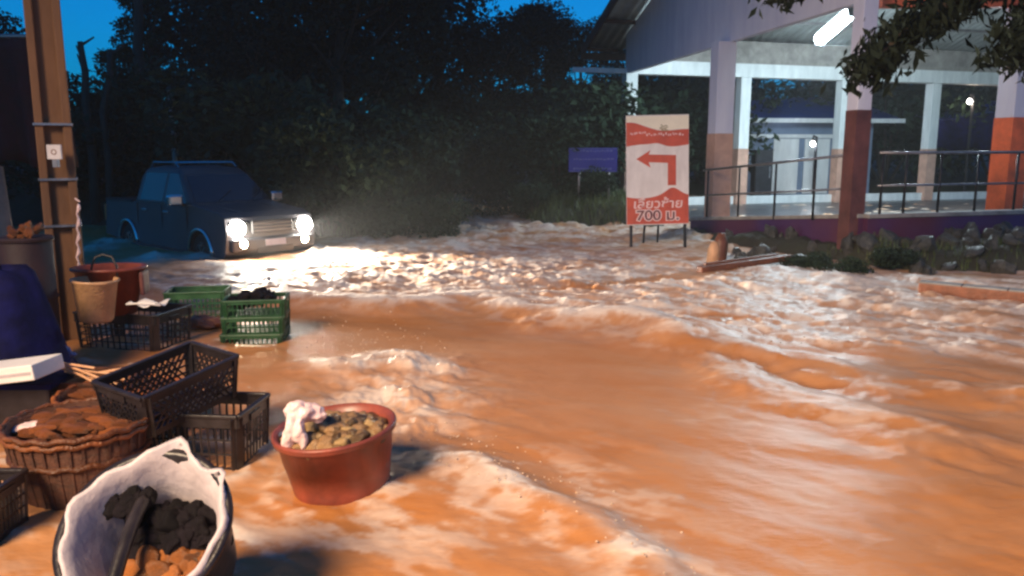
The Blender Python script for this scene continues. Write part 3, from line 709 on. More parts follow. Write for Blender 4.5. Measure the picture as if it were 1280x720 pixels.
wavy('red_band', M['signred'], lambda x: .862 + .10 * max(0, -x) + .03 * math.exp(-((x + .45) / .2) ** 2) - .005 * math.sin(9 * x), lambda x: .725 - .012 * math.sin(x * 6) + .02 * math.exp(-(x / .14) ** 2), -.018)
wavy('pale_top', M['signtop'], lambda x: .992, lambda x: .867 + .10 * max(0, -x) + .03 * math.exp(-((x + .45) / .2) ** 2) - .005 * math.sin(9 * x), -.018)
mb = MB(); z = lambda f: zb + PH * f
pl = [(-.40, .605), (-.13, .685), (-.17, .645), (.345, .635), (.345, .36), (.19, .36), (.19, .565), (-.17, .575), (-.13, .525)]
mb.add([(x, -.019, z(f)) for x, f in pl], [(0, 1, 2, 7, 8), (2, 3, 6, 7), (3, 4, 5, 6)]); mb.build('arrow', M['signred'], sg, solid=.001)
def text(body, size, x, zf, m, y, name, off=0.0, shear=0, sx=1.0, par=None, al='CENTER'):
    cu = bpy.data.curves.new(name, 'FONT'); cu.body = body; cu.size = size; cu.align_x = al; cu.extrude = .001; cu.offset = off; cu.shear = shear
    o = bpy.data.objects.new(name, cu); C.objects.link(o); cu.materials.append(m)
    dg = bpy.context.evaluated_depsgraph_get(); me = bpy.data.meshes.new_from_object(o.evaluated_get(dg)); bpy.data.objects.remove(o)
    o = bpy.data.objects.new(name, me); C.objects.link(o); o.parent = par or sg; o.location = (x, y, zb + PH * zf); o.rotation_euler = (R(90), 0, 0); o.scale = (sx, 1, 1); return o
LT = mat('pale lettering', (.85, .62, .60), .5, var=.03, bump=0)
text('เลี้ยวซ้าย', .235, 0, .155, LT, -.021, 'lettering', .003, .08, 1.15)
text('700 ม.', .26, 0, .045, LT, -.021, 'lettering', .022, 0, 1.2); text('700 ม.', .26, 0, .045, M['lettershade'], -.024, 'lettering', .004, 0, 1.2)
mb = MB(); x = -.5; rs = random.Random(3)
while x < .5:
    wl = rs.uniform(.02, .05); hh = rs.uniform(.02, .045) if abs(x) > .02 else .01
    mb.box((x, -.0205, z(.822) + rs.uniform(-.012, .02) + (.03 if x < -.2 else 0)), (wl * .5, .003, hh)); x += wl
mb.build('small_lettering', LT, sg)
mb = MB(); 
for k in range(9): mb.box((.12 + .05 * math.sin(k * 2.1), -.0205, z(.86 + .006 * k)), (.10 - .008 * k, .003, .018), rot=Matrix.Rotation(.5 * math.sin(k), 3, 'Y'))
mb.build('small_emblem', mat('emblem', (.35, .30, .2), .6, bump=0), sg)
for x in (-.5, .52): MB().bar((x, .0, -.15), (x, .0, zb - .0), .045).build('leg', M['darkmetal'], sg)
for x in (-.5, .52):
    MB().bar((x, .045, .1), (x, .045, z(.985)), .04).build('frame_upright', M['darkmetal'], sg)
for x in (-.12, .12): MB().bar((x * 1.2, .9, -.15), (x, .05, z(.7)), .035).build('back_leg', M['darkmetal'], sg)
MB().bar((-.52, .045, zb + .02), (.54, .045, zb + .02), .035).build('crossbar', M['darkmetal'], sg)
MB().bar((.12, .8, .20), (.50, .05, .30), .03).build('brace', M['darkmetal'], sg)

# ------------------------------------------------------------------ stump, planks, kerb, rubble
q = onz(897, 328); t = thing('wooden_stump', 'short cut wooden post standing in the flood right of the direction sign', 'stump', (q.x, q.y, -.3), rot=(0, R(4), .4))
MB().lathe([(.13, 0), (.13, .3), (.12, .5), (.115, .62), (.06, .78), (0, .79)], 12, wob=.06).build('log', M['wood'], t, smooth=True)
MB().lathe([(.05, 0), (.10, .08), (.10, .3), (.06, .42), (0, .43)], 10, Matrix.Translation((-.13, -.02, .22)), wob=.1).build('split_face', M['woodpale'], t, smooth=True)
p0 = onz(874, 337, .03); p1 = onz(985, 322, .12)
t = thing('plank', 'dark wet plank lying in the water at the foot of the wooden stump', 'plank', p0); MB().bar((0, 0, .0), p1 - p0, .14, .10).build('board', M['wood'], t, bevel=.02)
MB().bar(Vector((.1, .08, .06)), (p1 - p0) * .9 + Vector((0, .1, .05)), .06, .06).build('batten', M['wood'], t, bevel=.01)
k0 = onz(1150, 357, .10); k1 = onz(1300, 371, .10); dd = (k1 - k0)
t = thing('kerb', 'long orange stained concrete kerb standing out of the water at the right edge', 'kerb', (k0.x, k0.y, -.3)); 
MB().bar((0, 0, .30), dd * 1.9 + Vector((0, 0, .30)), .22, .30).build('block', M['rust'], t, bevel=.02)
for k in range(5): MB().bar(dd * (.38 * k) + Vector((0, 0, .455)), dd * (.38 * k + .37) + Vector((0, 0, .455)), .20, .02).build('top_slab', M['concrete'], t, bevel=.005)
rm = MB(); 
def rockmesh(seed, mm, name='rock', seg=2, am=.25):
    import bmesh
    r = random.Random(seed); bm = bmesh.new(); bmesh.ops.create_icosphere(bm, subdivisions=seg, radius=1)
    from mathutils import noise
    off = Vector((seed * 3.1, seed, 0))
    for v in bm.verts: v.co *= 1 + am * noise.noise(v.co * 1.3 + off) * 2
    me = bpy.data.meshes.new(name); bm.to_mesh(me); bm.free(); me.materials.append(mm); 
    for p_ in me.polygons: p_.use_smooth = seg > 2
    return me
rks = [rockmesh(s, M['rock'], 'rubble_stone') for s in range(4)]
for i in range(110):
    px_ = random.uniform(900, 1275); py_ = random.uniform(303, 342) - (0 if px_ > 1130 else 12)
    q = onz(px_, py_, .0); s = random.uniform(.05, .17)
    o = bpy.data.objects.new('rubble_stone', rks[i % 4]); C.objects.link(o); o.location = (q.x, q.y, max(gh(q.x, q.y), -.02) + s * .3); o.scale = (s * 1.5, s, s * .7); o.rotation_euler = (i, i * 2, i * 3)
    tag(o, 'grey wet stone in the rubble strip between the pavilion wall and the orange kerb', 'stone', 'rubble stones along the wall')
for i in range(4):
    px_ = (1128, 1163, 1180, 1205)[i]; q = onz(px_, (311, 309, 306, 302)[i], .15); t = thing('broken_slab', ['small pale slab lying left in the row of pale slabs below the purple wall', 'second pale slab from the left below the purple wall', 'long pale slab in the row below the purple wall', 'rightmost pale slab below the purple wall'][i], 'slab', (q.x, q.y, gh(q.x, q.y) + .12), rot=(R(12), R(8), .4 * i), group='pale slabs below the purple wall')
    MB().box((0, 0, 0), (.34, .2, .06)).build('slab', M['white'], t, bevel=.02)
    MB().box((.05, .02, -.05), (.26, .16, .06)).build('underside', M['concrete'], t, bevel=.01)

# ------------------------------------------------------------------ pickup
CP = mat('dark blue car paint', (.065, .063, .072), .5, .05, var=.2, scale=2, bump=.02, coat=.15)
GL = mat('dark car glass', (.02, .025, .035), .08, var=.2, bump=0, spec=.9)
CHR = mat('chrome trim', (.75, .75, .75), .18, 1.0, var=.1, bump=0)
BLK = mat('black trim', (.02, .02, .022), .4, bump=.05)
TY = mat('tyre rubber', (.015, .015, .016), .7, bump=.3)
HL = mat('lit headlight', (1, 1, 1), .3, emit=(1, .93, .80), estr=160, bump=0)
FL = mat('lit fog light', (1, 1, 1), .3, emit=(1, .80, .52), estr=90, bump=0)
YAW = R(-43); front = onz(341, 318); fwd = Vector((math.cos(YAW), math.sin(YAW), 0))
car = thing('pickup_truck', 'dark blue double cab pickup wading through the flood with its headlights on', 'pickup', (front.x, front.y, -.36), YAW)
Wd = 1.80; LN = 5.2; Hh = Wd / 2
def arc(cx, r, n=9): return [(cx + r * math.cos(math.pi * (1 - i / (n - 1))), .36 + r * math.sin(math.pi * (1 - i / (n - 1)))) for i in range(n)]
FW, RW = -.90, -4.02
lower = [(-LN, .45), (RW - .45, .38)] + arc(RW, .43) + [(RW + .45, .33), (FW - .45, .33)] + arc(FW, .43) + [(FW + .45, .34), (-.10, .32), (0, .42), (.02, .78), (-.06, 1.04), (-.25, 1.12), (-1.28, 1.22), (-2.4, 1.20), (-LN + .02, 1.18)]
def body_shell(poly, half_fn, name, m, bevel=.03):
    mb = MB(); n_ = len(poly); ys = [-1, -.93, .93, 1]
    vs = []
    for yy in ys:
        for x, z in poly:
            hf = half_fn(x, z); vs.append((x, (hf if abs(yy) < 1 else hf) * (yy / .93 if abs(yy) < 1 else yy) * (1 if abs(yy) == 1 else .93), z))
    mb = MB(); lo = 0; hi = 3 * n_
    vs2 = vs[:n_] + vs[hi:hi + n_]
    mb.add(vs2, [tuple(range(n_)), tuple(range(2 * n_ - 1, n_ - 1, -1))] + [(i, i + n_, (i + 1) % n_ + n_, (i + 1) % n_) for i in range(n_)])
    return mb.build(name, m, car, bevel=bevel)
def half(x, z):
    return Hh - .07 * (z - .3)
body_shell(lower, half, 'body', CP, .12)
# cab greenhouse
RZ = 1.90
cabp = [(-3.75, 1.15), (-1.18, 1.18), (-1.92, 1.76), (-2.12, 1.85), (-2.9, RZ), (-3.5, 1.86), (-3.66, 1.72)]
def halfc(x, z): return Hh - .06 - .20 * (z - 1.15) / .70
body_shell(cabp, halfc, 'cab', CP, .09)
# glass: windscreen, side windows proud by 4 mm
def quad(name, pts, m, off):
    p = [Vector(q) for q in pts]; n_ = (p[1] - p[0]).cross(p[2] - p[0]).normalized(); 
    mb = MB(); mb.add([q + n_ * off for q in p] + [q - n_ * .004 for q in p], [tuple(range(len(p))), tuple(range(2 * len(p) - 1, len(p) - 1, -1))] + [(i, i + len(p), (i + 1) % len(p) + len(p), (i + 1) % len(p)) for i in range(len(p))]); return mb.build(name, m, car)
def cy(z): return halfc(0, z)
def wsx(z): return -1.18 - .74 * (z - 1.18) / .58
quad('windscreen', [(wsx(1.25), -cy(1.25) + .06, 1.25), (wsx(1.25), cy(1.25) - .06, 1.25), (wsx(1.73), cy(1.73) - .07, 1.73), (wsx(1.73), -cy(1.73) + .07, 1.73)], GL, .008)
for s in (-1, 1):
    for x0, x1, x2, x3 in ((-1.50, -2.40, -2.40, -2.04), (-2.50, -3.50, -3.42, -2.50)):
        pts = [(x0, s * cy(1.24), 1.24), (x1, s * cy(1.24), 1.24), (x2, s * cy(1.76), 1.76), (x3, s * cy(1.76), 1.76)]
        if s > 0: pts = pts[::-1]
        quad('side_window', pts, GL, .010)
    y = s * (Hh + .012)
    for x in (-2.28, -3.22): MB().box((x, y - s * .05, 1.05), (.22, .035, .035)).build('door_handle', CHR, car, bevel=.008)
    MB().box((-2.45, s * (Hh - .055), 1.205), (2.2, .03, .025)).build('window_trim', CHR, car)
    for x in (-1.42, -2.45, -3.55): MB().box((x, s * (Hh - .035), .80), (.018, .012, .74)).build('door_gap', BLK, car)
    MB().box((-2.45, s * (Hh + .05), .36), (2.3, .16, .05)).build('side_step', BLK, car, bevel=.01)
    mir = MB().box((-1.52, s * (Hh + .12), 1.30), (.14, .27, .21)).build('mirror', CHR, car, bevel=.04)
    MB().bar((-1.55, s * (Hh - .06), 1.20), (-1.52, s * (Hh + .06), 1.24), .05).build('mirror_arm', BLK, mir)
    MB().box((-1.55 - .035, s * (Hh + .12), 1.30), (.05, .22, .17)).build('mirror_glass', GL, mir)
    # wheel arch flare
    for cx in (FW, RW):
        mb = MB(); pts = [(cx + .45 * math.cos(a_), s * (Hh + .0), .36 + .45 * math.sin(a_)) for a_ in [math.pi * i / 14 for i in range(15)]]; mb.tube(pts, .035, 6); mb.build('wheel_arch', CHR if s < 0 else CP, car, smooth=True)
    # lamps
    MB().box((-.12, s * (Hh - .30), .85), (.28, .40, .26)).build('lamp_housing', BLK, car, bevel=.04)
    h1 = MB().lathe([(0, .0), (.12, 0), (.14, -.02), (.14, -.06)], 20, Matrix.Translation((.06, s * (Hh - .24), .86)) @ Matrix.Rotation(R(90), 4, 'Y')).build('headlight', HL, car, smooth=False)
    MB().lathe([(0, .0), (.065, 0), (.078, -.02), (.078, -.06)], 16, Matrix.Translation((.115, s * (Hh - .30), .60)) @ Matrix.Rotation(R(90), 4, 'Y')).build('fog_light', FL, car)
    MB().box((-LN + .0, s * (Hh - .10), .9), (.06, .16, .34)).build('tail_light', M['orange'], car, bevel=.02)
    wp = [(FW, s), (RW, s)]
    for cx, _ in wp:
        wh = MB().lathe([(.19, -.11), (.34, -.11), (.37, -.08), (.37, .08), (.34, .11), (.19, .11)], 28, Matrix.Translation((cx, s * (Hh - .14), .36)) @ Matrix.Rotation(R(90), 4, 'X')).build('wheel', TY, car, smooth=False)
        mb = MB(); Mx = Matrix.Translation((cx, s * (Hh - .05), .36)) @ Matrix.Rotation(R(90), 4, 'X')
        mb.lathe([(.19, -.02), (.22, .0), (.22, .02), (.19, .02)], 24, Mx)
        for k in range(6): a_ = k * math.pi / 3; mb.bar(Mx @ Vector((0, 0, 0)), Mx @ Vector((.2 * math.cos(a_), .2 * math.sin(a_), 0)), .045, .03)
        mb.build('rim', CHR, wh)
# face
MB().box((.03, 0, .87), (.06, .80, .24)).build('grille', BLK, car, bevel=.02)
mb = MB(); 
for k in range(3): mb.box((.07, 0, .81 + .06 * k), (.015, .76, .014))
mb.build('grille_bar', CHR, car)
MB().box((.02, 0, .57), (.18, 1.62, .24)).build('bumper', CP, car, bevel=.05)
MB().box((.105, 0, .47), (.03, .7, .11)).build('air_intake', BLK, car, bevel=.01)
MB().box((.125, 0, .60), (.012, .40, .11)).build('number_plate', M['signwhite'], car)
# bonnet crease and wipers, roof rails, antenna
for s in (-1, 1): MB().bar((-.3, s * .42, 1.125), (-1.2, s * .5, 1.215), .05, .02).build('bonnet_crease', CP, car, bevel=.008)
for s in (-.35, .3): MB().bar((-1.25, s, 1.245), (-1.50, s + .42, 1.46), .015, .01).build('wiper', BLK, car)
for s in (-1, 1): MB().tube([(-2.2, s * .58, 1.87), (-2.35, s * .58, 1.96), (-3.3, s * .58, 1.96), (-3.42, s * .58, 1.86)], .018, 6).build('roof_rail', CHR, car)
for x in (-2.35, -3.1): MB().tube([(x, -.58, 1.96), (x, .58, 1.96)], .018, 6).build('roof_bar', CHR, car)
# bed opening rim
mb = MB(); 
for s in (-1, 1): mb.bar((-3.8, s * (Hh - .08), 1.19), (-LN + .04, s * (Hh - .08), 1.19), .09, .035)
mb.bar((-LN + .05, -Hh + .1, 1.19), (-LN + .05, Hh - .1, 1.19), .09, .035); mb.build('bed_rail', BLK, car, bevel=.01)
MB().box((-4.45, 0, 1.20), (1.36, 1.50, .02)).build('bed_cover', BLK, car)
def cw(x, y, z): return car.location + Matrix.Rotation(YAW, 3, 'Z') @ Vector((x, y, z))
for s in (-1, 1):
    lamp('headlight_beam', 'SPOT', cw(.12, s * (Hh - .24), .86), 3800, (1, .90, .76), .08, aim=cw(7.0, s * .5 + .3, .15), spot_size=R(66), spot_blend=1.0)
    lamp('fog_beam', 'SPOT', cw(.18, s * (Hh - .30), .60), 500, (1, .78, .5), .06, aim=cw(4.5, s * .7, .2), spot_size=R(80), spot_blend=1.0)

# ------------------------------------------------------------------ utility pole
pb = onz(92, 425); PX = pb.x; PY = pb.y
pole = thing('utility_pole', 'concrete utility pole with an orange lit face among the crates at the left', 'pole', (PX, PY, -.5), rz=R(28))
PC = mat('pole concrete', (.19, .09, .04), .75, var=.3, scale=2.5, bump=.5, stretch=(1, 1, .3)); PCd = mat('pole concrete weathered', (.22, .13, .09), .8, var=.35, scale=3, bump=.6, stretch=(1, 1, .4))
mb = MB(); HP = 8.5
def taper(c, w0, d0, w1, d1, z0, z1):
    vs = [(c[0] + sx * w0 / 2, c[1] + sy * d0 / 2, z0) for sx, sy in ((-1, -1), (1, -1), (1, 1), (-1, 1))] + [(c[0] * .9 + sx * w1 / 2, c[1] * .9 + sy * d1 / 2, z1) for sx, sy in ((-1, -1), (1, -1), (1, 1), (-1, 1))]
    return vs, [(0, 3, 2, 1), (4, 5, 6, 7), (0, 1, 5, 4), (1, 2, 6, 5), (2, 3, 7, 6), (3, 0, 4, 7)]
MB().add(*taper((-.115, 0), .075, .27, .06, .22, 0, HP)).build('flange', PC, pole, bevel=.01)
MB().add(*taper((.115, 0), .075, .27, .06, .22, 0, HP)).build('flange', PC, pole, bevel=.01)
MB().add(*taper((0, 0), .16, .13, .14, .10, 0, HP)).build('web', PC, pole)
pz = at(68, 190, PY - .15); 
t = thing('marker_plate', 'small pale marker plate fixed to the utility pole', 'plate', at(68, 190, PY - .24))
MB().box((0, 0, 0), (.13, .02, .13)).build('plate', M['signwhite'], t, bevel=.004)
mb = MB(); mb.tube([(.022 * math.cos(a_ * .7), -.012, .022 * math.sin(a_ * .7)) for a_ in range(10)], .004, 5); mb.build('ring_mark', M['rust'], t)
MB().box((.0, .01, -.10), (.05, .03, .07)).build('bracket', M['steel'], t)
# bands on the pole, wet plastic strip
mb = MB(); 
for zz in (2.55, 2.05, 1.62): MB().box((0, 0, zz), (.32, .30, .02)).build('steel_band', M['steel'], pole)
sp_ = [at(99, y_, PY - .1) + Vector((.012 * math.sin(y_ * .7), -.02, 0)) for y_ in range(255, 335, 6)]
t = thing('plastic_strip', 'glossy twisted plastic strip hanging down the right side of the utility pole', 'strip', sp_[0]); MB().tube([q - sp_[0] for q in sp_], [.012 + .006 * math.sin(i * 2) for i in range(len(sp_))], 6).build('strip', M['bag'], t, smooth=True)
MB().tube([(0, .02, .02), (-.05, .04, .05)], .008, 6).build('knot', M['bag'], t)

# ------------------------------------------------------------------ crates and baskets
def crate(name, label, loc, w_, d_, h_, m, rot=(0, 0, 0), nh=4, nv=11, rimw=.03, group=None, taperf=.93, cross=False, scale=None):
    t = thing(name, label, 'crate', loc, rot=rot, group=group)
    def P(x, y, f): k = taperf + (1 - taperf) * f; return Vector((x * w_ / 2 * k, y * d_ / 2 * k, h_ * f))
    for (a0, b0), (a1, b1), n_ in (((-1, -1), (1, -1), nv), ((1, -1), (1, 1), max(4, int(nv * d_ / w_))), ((1, 1), (-1, 1), nv), ((-1, 1), (-1, -1), max(4, int(nv * d_ / w_)))):
        mb = MB()
        def lp(s, f): return P(a0 + (a1 - a0) * s, b0 + (b1 - b0) * s, f)
        # corner stiles, top and bottom bands, then a lattice
        mb.bar(lp(.035, 0.0), lp(.035, .98), w_ * .07, .014); mb.bar(lp(.965, 0.0), lp(.965, .98), w_ * .07, .014)
        mb.bar(lp(0, .06), lp(1, .06), .012, h_ * .14); mb.bar(lp(0, .90), lp(1, .90), .012, h_ * .18)
        if cross:
            for i in range(-3, n_ + 1):
                s0 = .06 + i * .88 / n_; s1 = s0 + .22
                for sa, sb in ((s0, s1), (s1, s0)):
                    f0, f1 = .12, .82
                    if min(sa, sb) < .06 or max(sa, sb) > .94: continue
                    mb.bar(lp(sa, f0), lp(sb, f1), .010, .010)
        else:
            for i in range(1, n_): s = .07 + .86 * i / n_; mb.bar(lp(s, .1), lp(s, .84), .010, .012)
        for j in range(1, nh): f = .12 + .72 * j / nh; mb.bar(lp(.03, f), lp(.97, f), .009, .010)
        mb.build('side_panel', m, t)
    mb = MB(); z = .012; k = taperf
    for i in range(8): s = -1 + 2 * (i + .5) / 8; mb.bar((s * w_ / 2 * k, -d_ / 2 * k, z), (s * w_ / 2 * k, d_ / 2 * k, z), .030, .010)
    for i in range(6): s = -1 + 2 * (i + .5) / 6; mb.bar((-w_ / 2 * k, s * d_ / 2 * k, z + .008), (w_ / 2 * k, s * d_ / 2 * k, z + .008), .024, .008)
    mb.build('base', m, t)
    mb = MB(); cs = [P(-1, -1, 1), P(1, -1, 1), P(1, 1, 1), P(-1, 1, 1)]
    for i in range(4): mb.bar(cs[i], cs[(i + 1) % 4], rimw, .022)
    mb.build('rim', m, t, bevel=.005)
    for s in (-1, 1): MB().bar((s * w_ / 2 * 1.01, -.07, h_ * .86), (s * w_ / 2 * 1.01, .07, h_ * .86), .02, .04).build('handle', m, t)
    return t
# dark crate under the red basket
q = onz(150, 449, -.05); crate('plastic_crate', 'large black crate under the red basket, right of the utility pole', (q.x - .02, q.y + .38, -.1), .84, .56, .44, M['black'], rot=(0, 0, R(-12)), nh=5)
t = thing('paper_sheet', 'crumpled pale paper sheet lying on the large black crate', 'sheet', at(186, 379, 6.55)); mb = MB(); nq = 9; vs = []
for j in range(nq):
    for i in range(nq): vs.append((-.14 + .035 * i, -.1 + .025 * j, .02 * math.sin(i * 1.1 + j * .7) + .008 * random.random()))
mb.add(vs, [(j * nq + i, j * nq + i + 1, (j + 1) * nq + i + 1, (j + 1) * nq + i) for j in range(nq - 1) for i in range(nq - 1)]); mb.build('sheet', M['foam'], t, smooth=True, solid=.003)
MB().tube([(-.14, -.1, .01), (0, -.105, .02), (.14, -.1, .0)], .008, 6).build('folded_edge', M['foam'], t, smooth=True)
# red basket with black handle
rz0 = .345; q = onz(130, 396, rz0); rq = Vector((q.x, q.y + .16, rz0))
t = thing('red_basket', 'red plastic basket with a black hoop handle on the large black crate', 'basket', rq, rot=(0, 0, .2))
MB().lathe([(0, .01), (.20, .01), (.205, 0), (.29, .40), (.31, .40), (.31, .43), (.275, .43), (.19, .03), (0, .03)], 30, sx=1, sy=.75).build('tub', M['redplastic'], t, smooth=True)
MB().tube([(.31 * math.cos(a_), .235 * math.sin(a_), .42) for a_ in [2 * math.pi * i / 30 for i in range(31)]], .016, 6, cap=False).build('rim', M['redplastic'], t, smooth=True)
MB().tube([(-.09, -.20, .40), (-.085, -.20, .46), (-.06, -.17, .54), (0, -.15, .56), (.08, -.17, .54), (.12, -.20, .46), (.12, -.21, .30)], .010, 8).build('hoop_handle', M['black'], t, smooth=True)
MB().box((.29, .0, .28), (.04, .22, .22)).build('side_grip', M['maroon'], t, bevel=.02)
TUBM = mat('cloudy tub', (.62, .36, .19), .35, var=.2, scale=9, bump=.3)
t = thing('plastic_tub', 'cloudy beige plastic tub hanging in front of the red basket', 'tub', rq + Vector((.02, -.33, .0)), rot=(0, R(3), 0))
MB().lathe([(0, .0), (.125, .0), (.14, .02), (.18, .34), (.195, .35), (.195, .37), (.175, .37), (.125, .03), (0, .03)], 26, wob=.015).build('body', TUBM, t, smooth=True)
MB().tube([(.188 * math.cos(a_), .188 * math.sin(a_), .36) for a_ in [2 * math.pi * i / 26 for i in range(27)]], .010, 6, cap=False).build('rim', TUBM, t, smooth=True)
# green crates
q = onz(240, 398, 0); crate('plastic_crate', 'pale green crate standing left of the green stack, half sunk', (q.x, q.y + .22, -.08), .62, .42, .36, M['green'], rot=(0, 0, R(10)), nh=4, group='green crates in the water')
q = onz(312, 430, 0); 
labs = ['lowest green crate of the stack of three in the water', 'middle green crate of the stack of three in the water', 'topmost green crate of the stack of three, holding dark shells']
for k in range(3):
    crate('plastic_crate', labs[k], (q.x + .01 * k, q.y + .2 + .01 * k, -.08 + .165 * k), .56, .40, .16, M['darkgreen'], rot=(0, 0, R(4 + 3 * k)), nh=2, group='green crates in the water', taperf=.97)
hm = [rockmesh(20 + s, M['shadelump'], 'shell_lump', 3) for s in range(3)] 
def heap(meshes, name, cx, cy, cz, rx, ry, hgt, n_, s0, s1, label, cat, grp, seed=1, tilt=None):
    r = random.Random(seed); objs = []
    for i in range(n_):
        a_ = r.uniform(0, 6.28); e = math.sqrt(r.uniform(0, 1)); x = cx + rx * e * math.cos(a_); y = cy + ry * e * math.sin(a_); s = r.uniform(s0, s1)
        z_ = cz + hgt * (1 - e * e) * r.uniform(.55, 1)
        o = bpy.data.objects.new(name, meshes[i % len(meshes)]); C.objects.link(o); o.location = (x, y, z_); o.scale = (s * 1.25, s, s * .7); o.rotation_euler = (r.uniform(-.8, .8), r.uniform(-.8, .8), r.uniform(0, 6.28)); tag(o, label, cat, grp)
        if tilt is not None: o.matrix_world = tilt @ Matrix.LocRotScale(o.location, o.rotation_euler, o.scale)
        objs.append(o)
    return objs
heap(hm, 'shell_cluster', q.x, q.y + .22, .36, .24, .16, .10, 30, .035, .06, 'dark shell in the heap on top of the green crate stack', 'shell', 'dark shells heaped on the green stack', 5)
# tipped black crate and the crate below
q = onz(235, 588, 0); lowc = crate('plastic_crate', 'black crate under the tipped lattice crate, standing in the water', (q.x + .02, q.y + .27, -.05), .60, .44, .36, M['black'], rot=(0, 0, R(-6)), nh=3)
q = at(212, 458, 4.55); crate('plastic_crate', 'empty black lattice crate lying tipped on top of another black crate', (q.x, q.y, q.z - .25), .68, .40, .25, M['black'], rot=(R(6), R(-7), R(62)), nh=4, nv=14, cross=True)
# basin with clams
bq = onz(418, 634, 0); bc = Vector((bq.x, bq.y + .24, -.04))
t = thing('red_basin', 'round brick red basin full of clams standing in the flood', 'basin', bc, rot=(R(3), R(-5), 0))
prof = [(0, 0), (.225, 0), (.245, .015), (.262, .10), (.262, .105), (.285, .24), (.288, .24), (.303, .36), (.325, .37), (.328, .395), (.318, .405), (.298, .40), (.285, .34), (.24, .05), (0, .04)]
MB().lathe(prof, 48).build('tub', M['redplastic'], t, smooth=True)
MB().tube([(.318 * math.cos(a_), .318 * math.sin(a_), .395) for a_ in [2 * math.pi * i / 48 for i in range(49)]], .013, 8, cap=False).build('rim', M['redplastic'], t, smooth=True)
def shellmesh(seed, m):
    me = rockmesh(seed, m, 'clam', 3, .12); return me
cm = [shellmesh(40, M['clam']), shellmesh(41, M['clam']), shellmesh(42, M['clamlight']), shellmesh(43, M['clam'])]
TB = Matrix.Translation(bc) @ Matrix.Rotation(R(3), 4, 'X') @ Matrix.Rotation(R(-5), 4, 'Y')
heap(cm, 'clam', 0, 0, .345, .255, .255, .085, 130, .026, .05, 'brown clam in the heap inside the red basin', 'clam', 'clams heaped in the red basin', 8, TB)
MB().lathe([(0, .36), (.2, .34), (.27, .31), (.27, .28), (0, .28)], 24).build('clam_bed', M['shadelump'], t, smooth=True)
# crumpled bag over the basin's rim: draped cloth-like lobes
def crumple(name, label, cat, pts_r, base, m, seed=1, parts=True):
    t = thing(name, label, cat, base); mbs = MB()
    import bmesh
    from mathutils import noise
    bm = bmesh.new()
    for i, (c, r) in enumerate(pts_r):
        res = bmesh.ops.create_icosphere(bm, subdivisions=3, radius=1)
        for v in res['verts']:
            d = v.co.copy(); k = 1 + .45 * noise.noise(d * 2.2 + Vector((i * 3.3 + seed, 0, 0))) + .18 * noise.noise(d * 6 + Vector((seed, i, 0)))
            v.co = Vector(c) + Vector((d.x * r[0], d.y * r[1], d.z * r[2])) * k
    me = bpy.data.meshes.new('film'); bm.to_mesh(me); bm.free(); me.materials.append(m)
    for p_ in me.polygons: p_.use_smooth = True
    o = bpy.data.objects.new('film', me); C.objects.link(o); o.parent = t
    md = o.modifiers.new('remesh', 'REMESH'); md.mode = 'VOXEL'; md.voxel_size = .009; md.use_smooth_shade = True
    tx = bpy.data.textures.new('folds', 'CLOUDS'); tx.noise_scale = .035; dm = o.modifiers.new('folds', 'DISPLACE'); dm.texture = tx; dm.strength = .022
    return t
bz = bc + Vector((0, 0, 0))
crumple('plastic_bag', 'crumpled pale pink plastic bag hanging over the left rim of the red basin', 'bag',
        [((0, 0, .03), (.075, .06, .055)), ((.05, .03, .02), (.07, .05, .05)), ((-.035, -.06, -.04), (.03, .03, .075)), ((-.06, -.07, -.10), (.022, .025, .06)), ((.01, -.07, -.05), (.03, .028, .065)), ((-.02, -.01, .06), (.05, .04, .04)), ((.03, -.075, -.09), (.02, .02, .05))],
        at(376, 528, bc.y - .17) + Vector((0, 0, .02)), M['bag'], 3)
# wicker baskets on the left
def wick(name, label, cx, cy, z0, r0, r1, hgt, rot=(0, 0, 0), m='wicker'):
    t = thing(name, label, 'basket', (cx, cy, z0), rot=rot)
    MB().lathe([(0, 0), (r0, 0), (r0 * 1.03, .02), ((r0 + r1) / 2 * 1.03, hgt * .5), (r1, hgt), (r1 - .02, hgt), ((r0 + r1) / 2, hgt * .5), (r0 - .02, .04), (0, .04)], 40, wob=.01).build('body', M[m], t, smooth=True)
    for zz, rr_ in ((hgt, r1), (hgt - .035, r1 - .005), (hgt * .62, r0 + (r1 - r0) * .66)):
        mb = MB(); mb.tube([((rr_ + .004) * math.cos(a_), (rr_ + .004) * math.sin(a_), zz + .008 * math.sin(a_ * 18)) for a_ in [2 * math.pi * i / 60 for i in range(61)]], .016, 6, cap=False); mb.build('rim_band', M['rattan'], t, smooth=True)
    mb = MB(); n_ = 36
    for k in range(n_): a_ = 2 * math.pi * k / n_; mb.bar(((r0 + .008) * math.cos(a_), (r0 + .008) * math.sin(a_), .02), ((r1 + .006) * math.cos(a_), (r1 + .006) * math.sin(a_), hgt), .014, .010)
    mb.build('stake', M['wicker'], t)
    return t
q = onz(66, 640, 0); wick('wicker_basket', 'large brown wicker basket with orange rim nearest the left edge, plastic film inside', q.x - .02, q.y + .35, -.05, .28, .36, .42)
b1 = Vector((q.x - .02, q.y + .35, 0))
q2 = onz(85, 590, 0); wick('wicker_basket', 'brown wicker basket heaped with orange brown roots, behind the large one at the left', q2.x, q2.y + .66, -.13, .28, .37, .40)
b2 = Vector((q2.x, q2.y + .66, 0))
rm_ = [rockmesh(60 + s, M['rattan'], 'root', 3, .3) for s in range(3)]
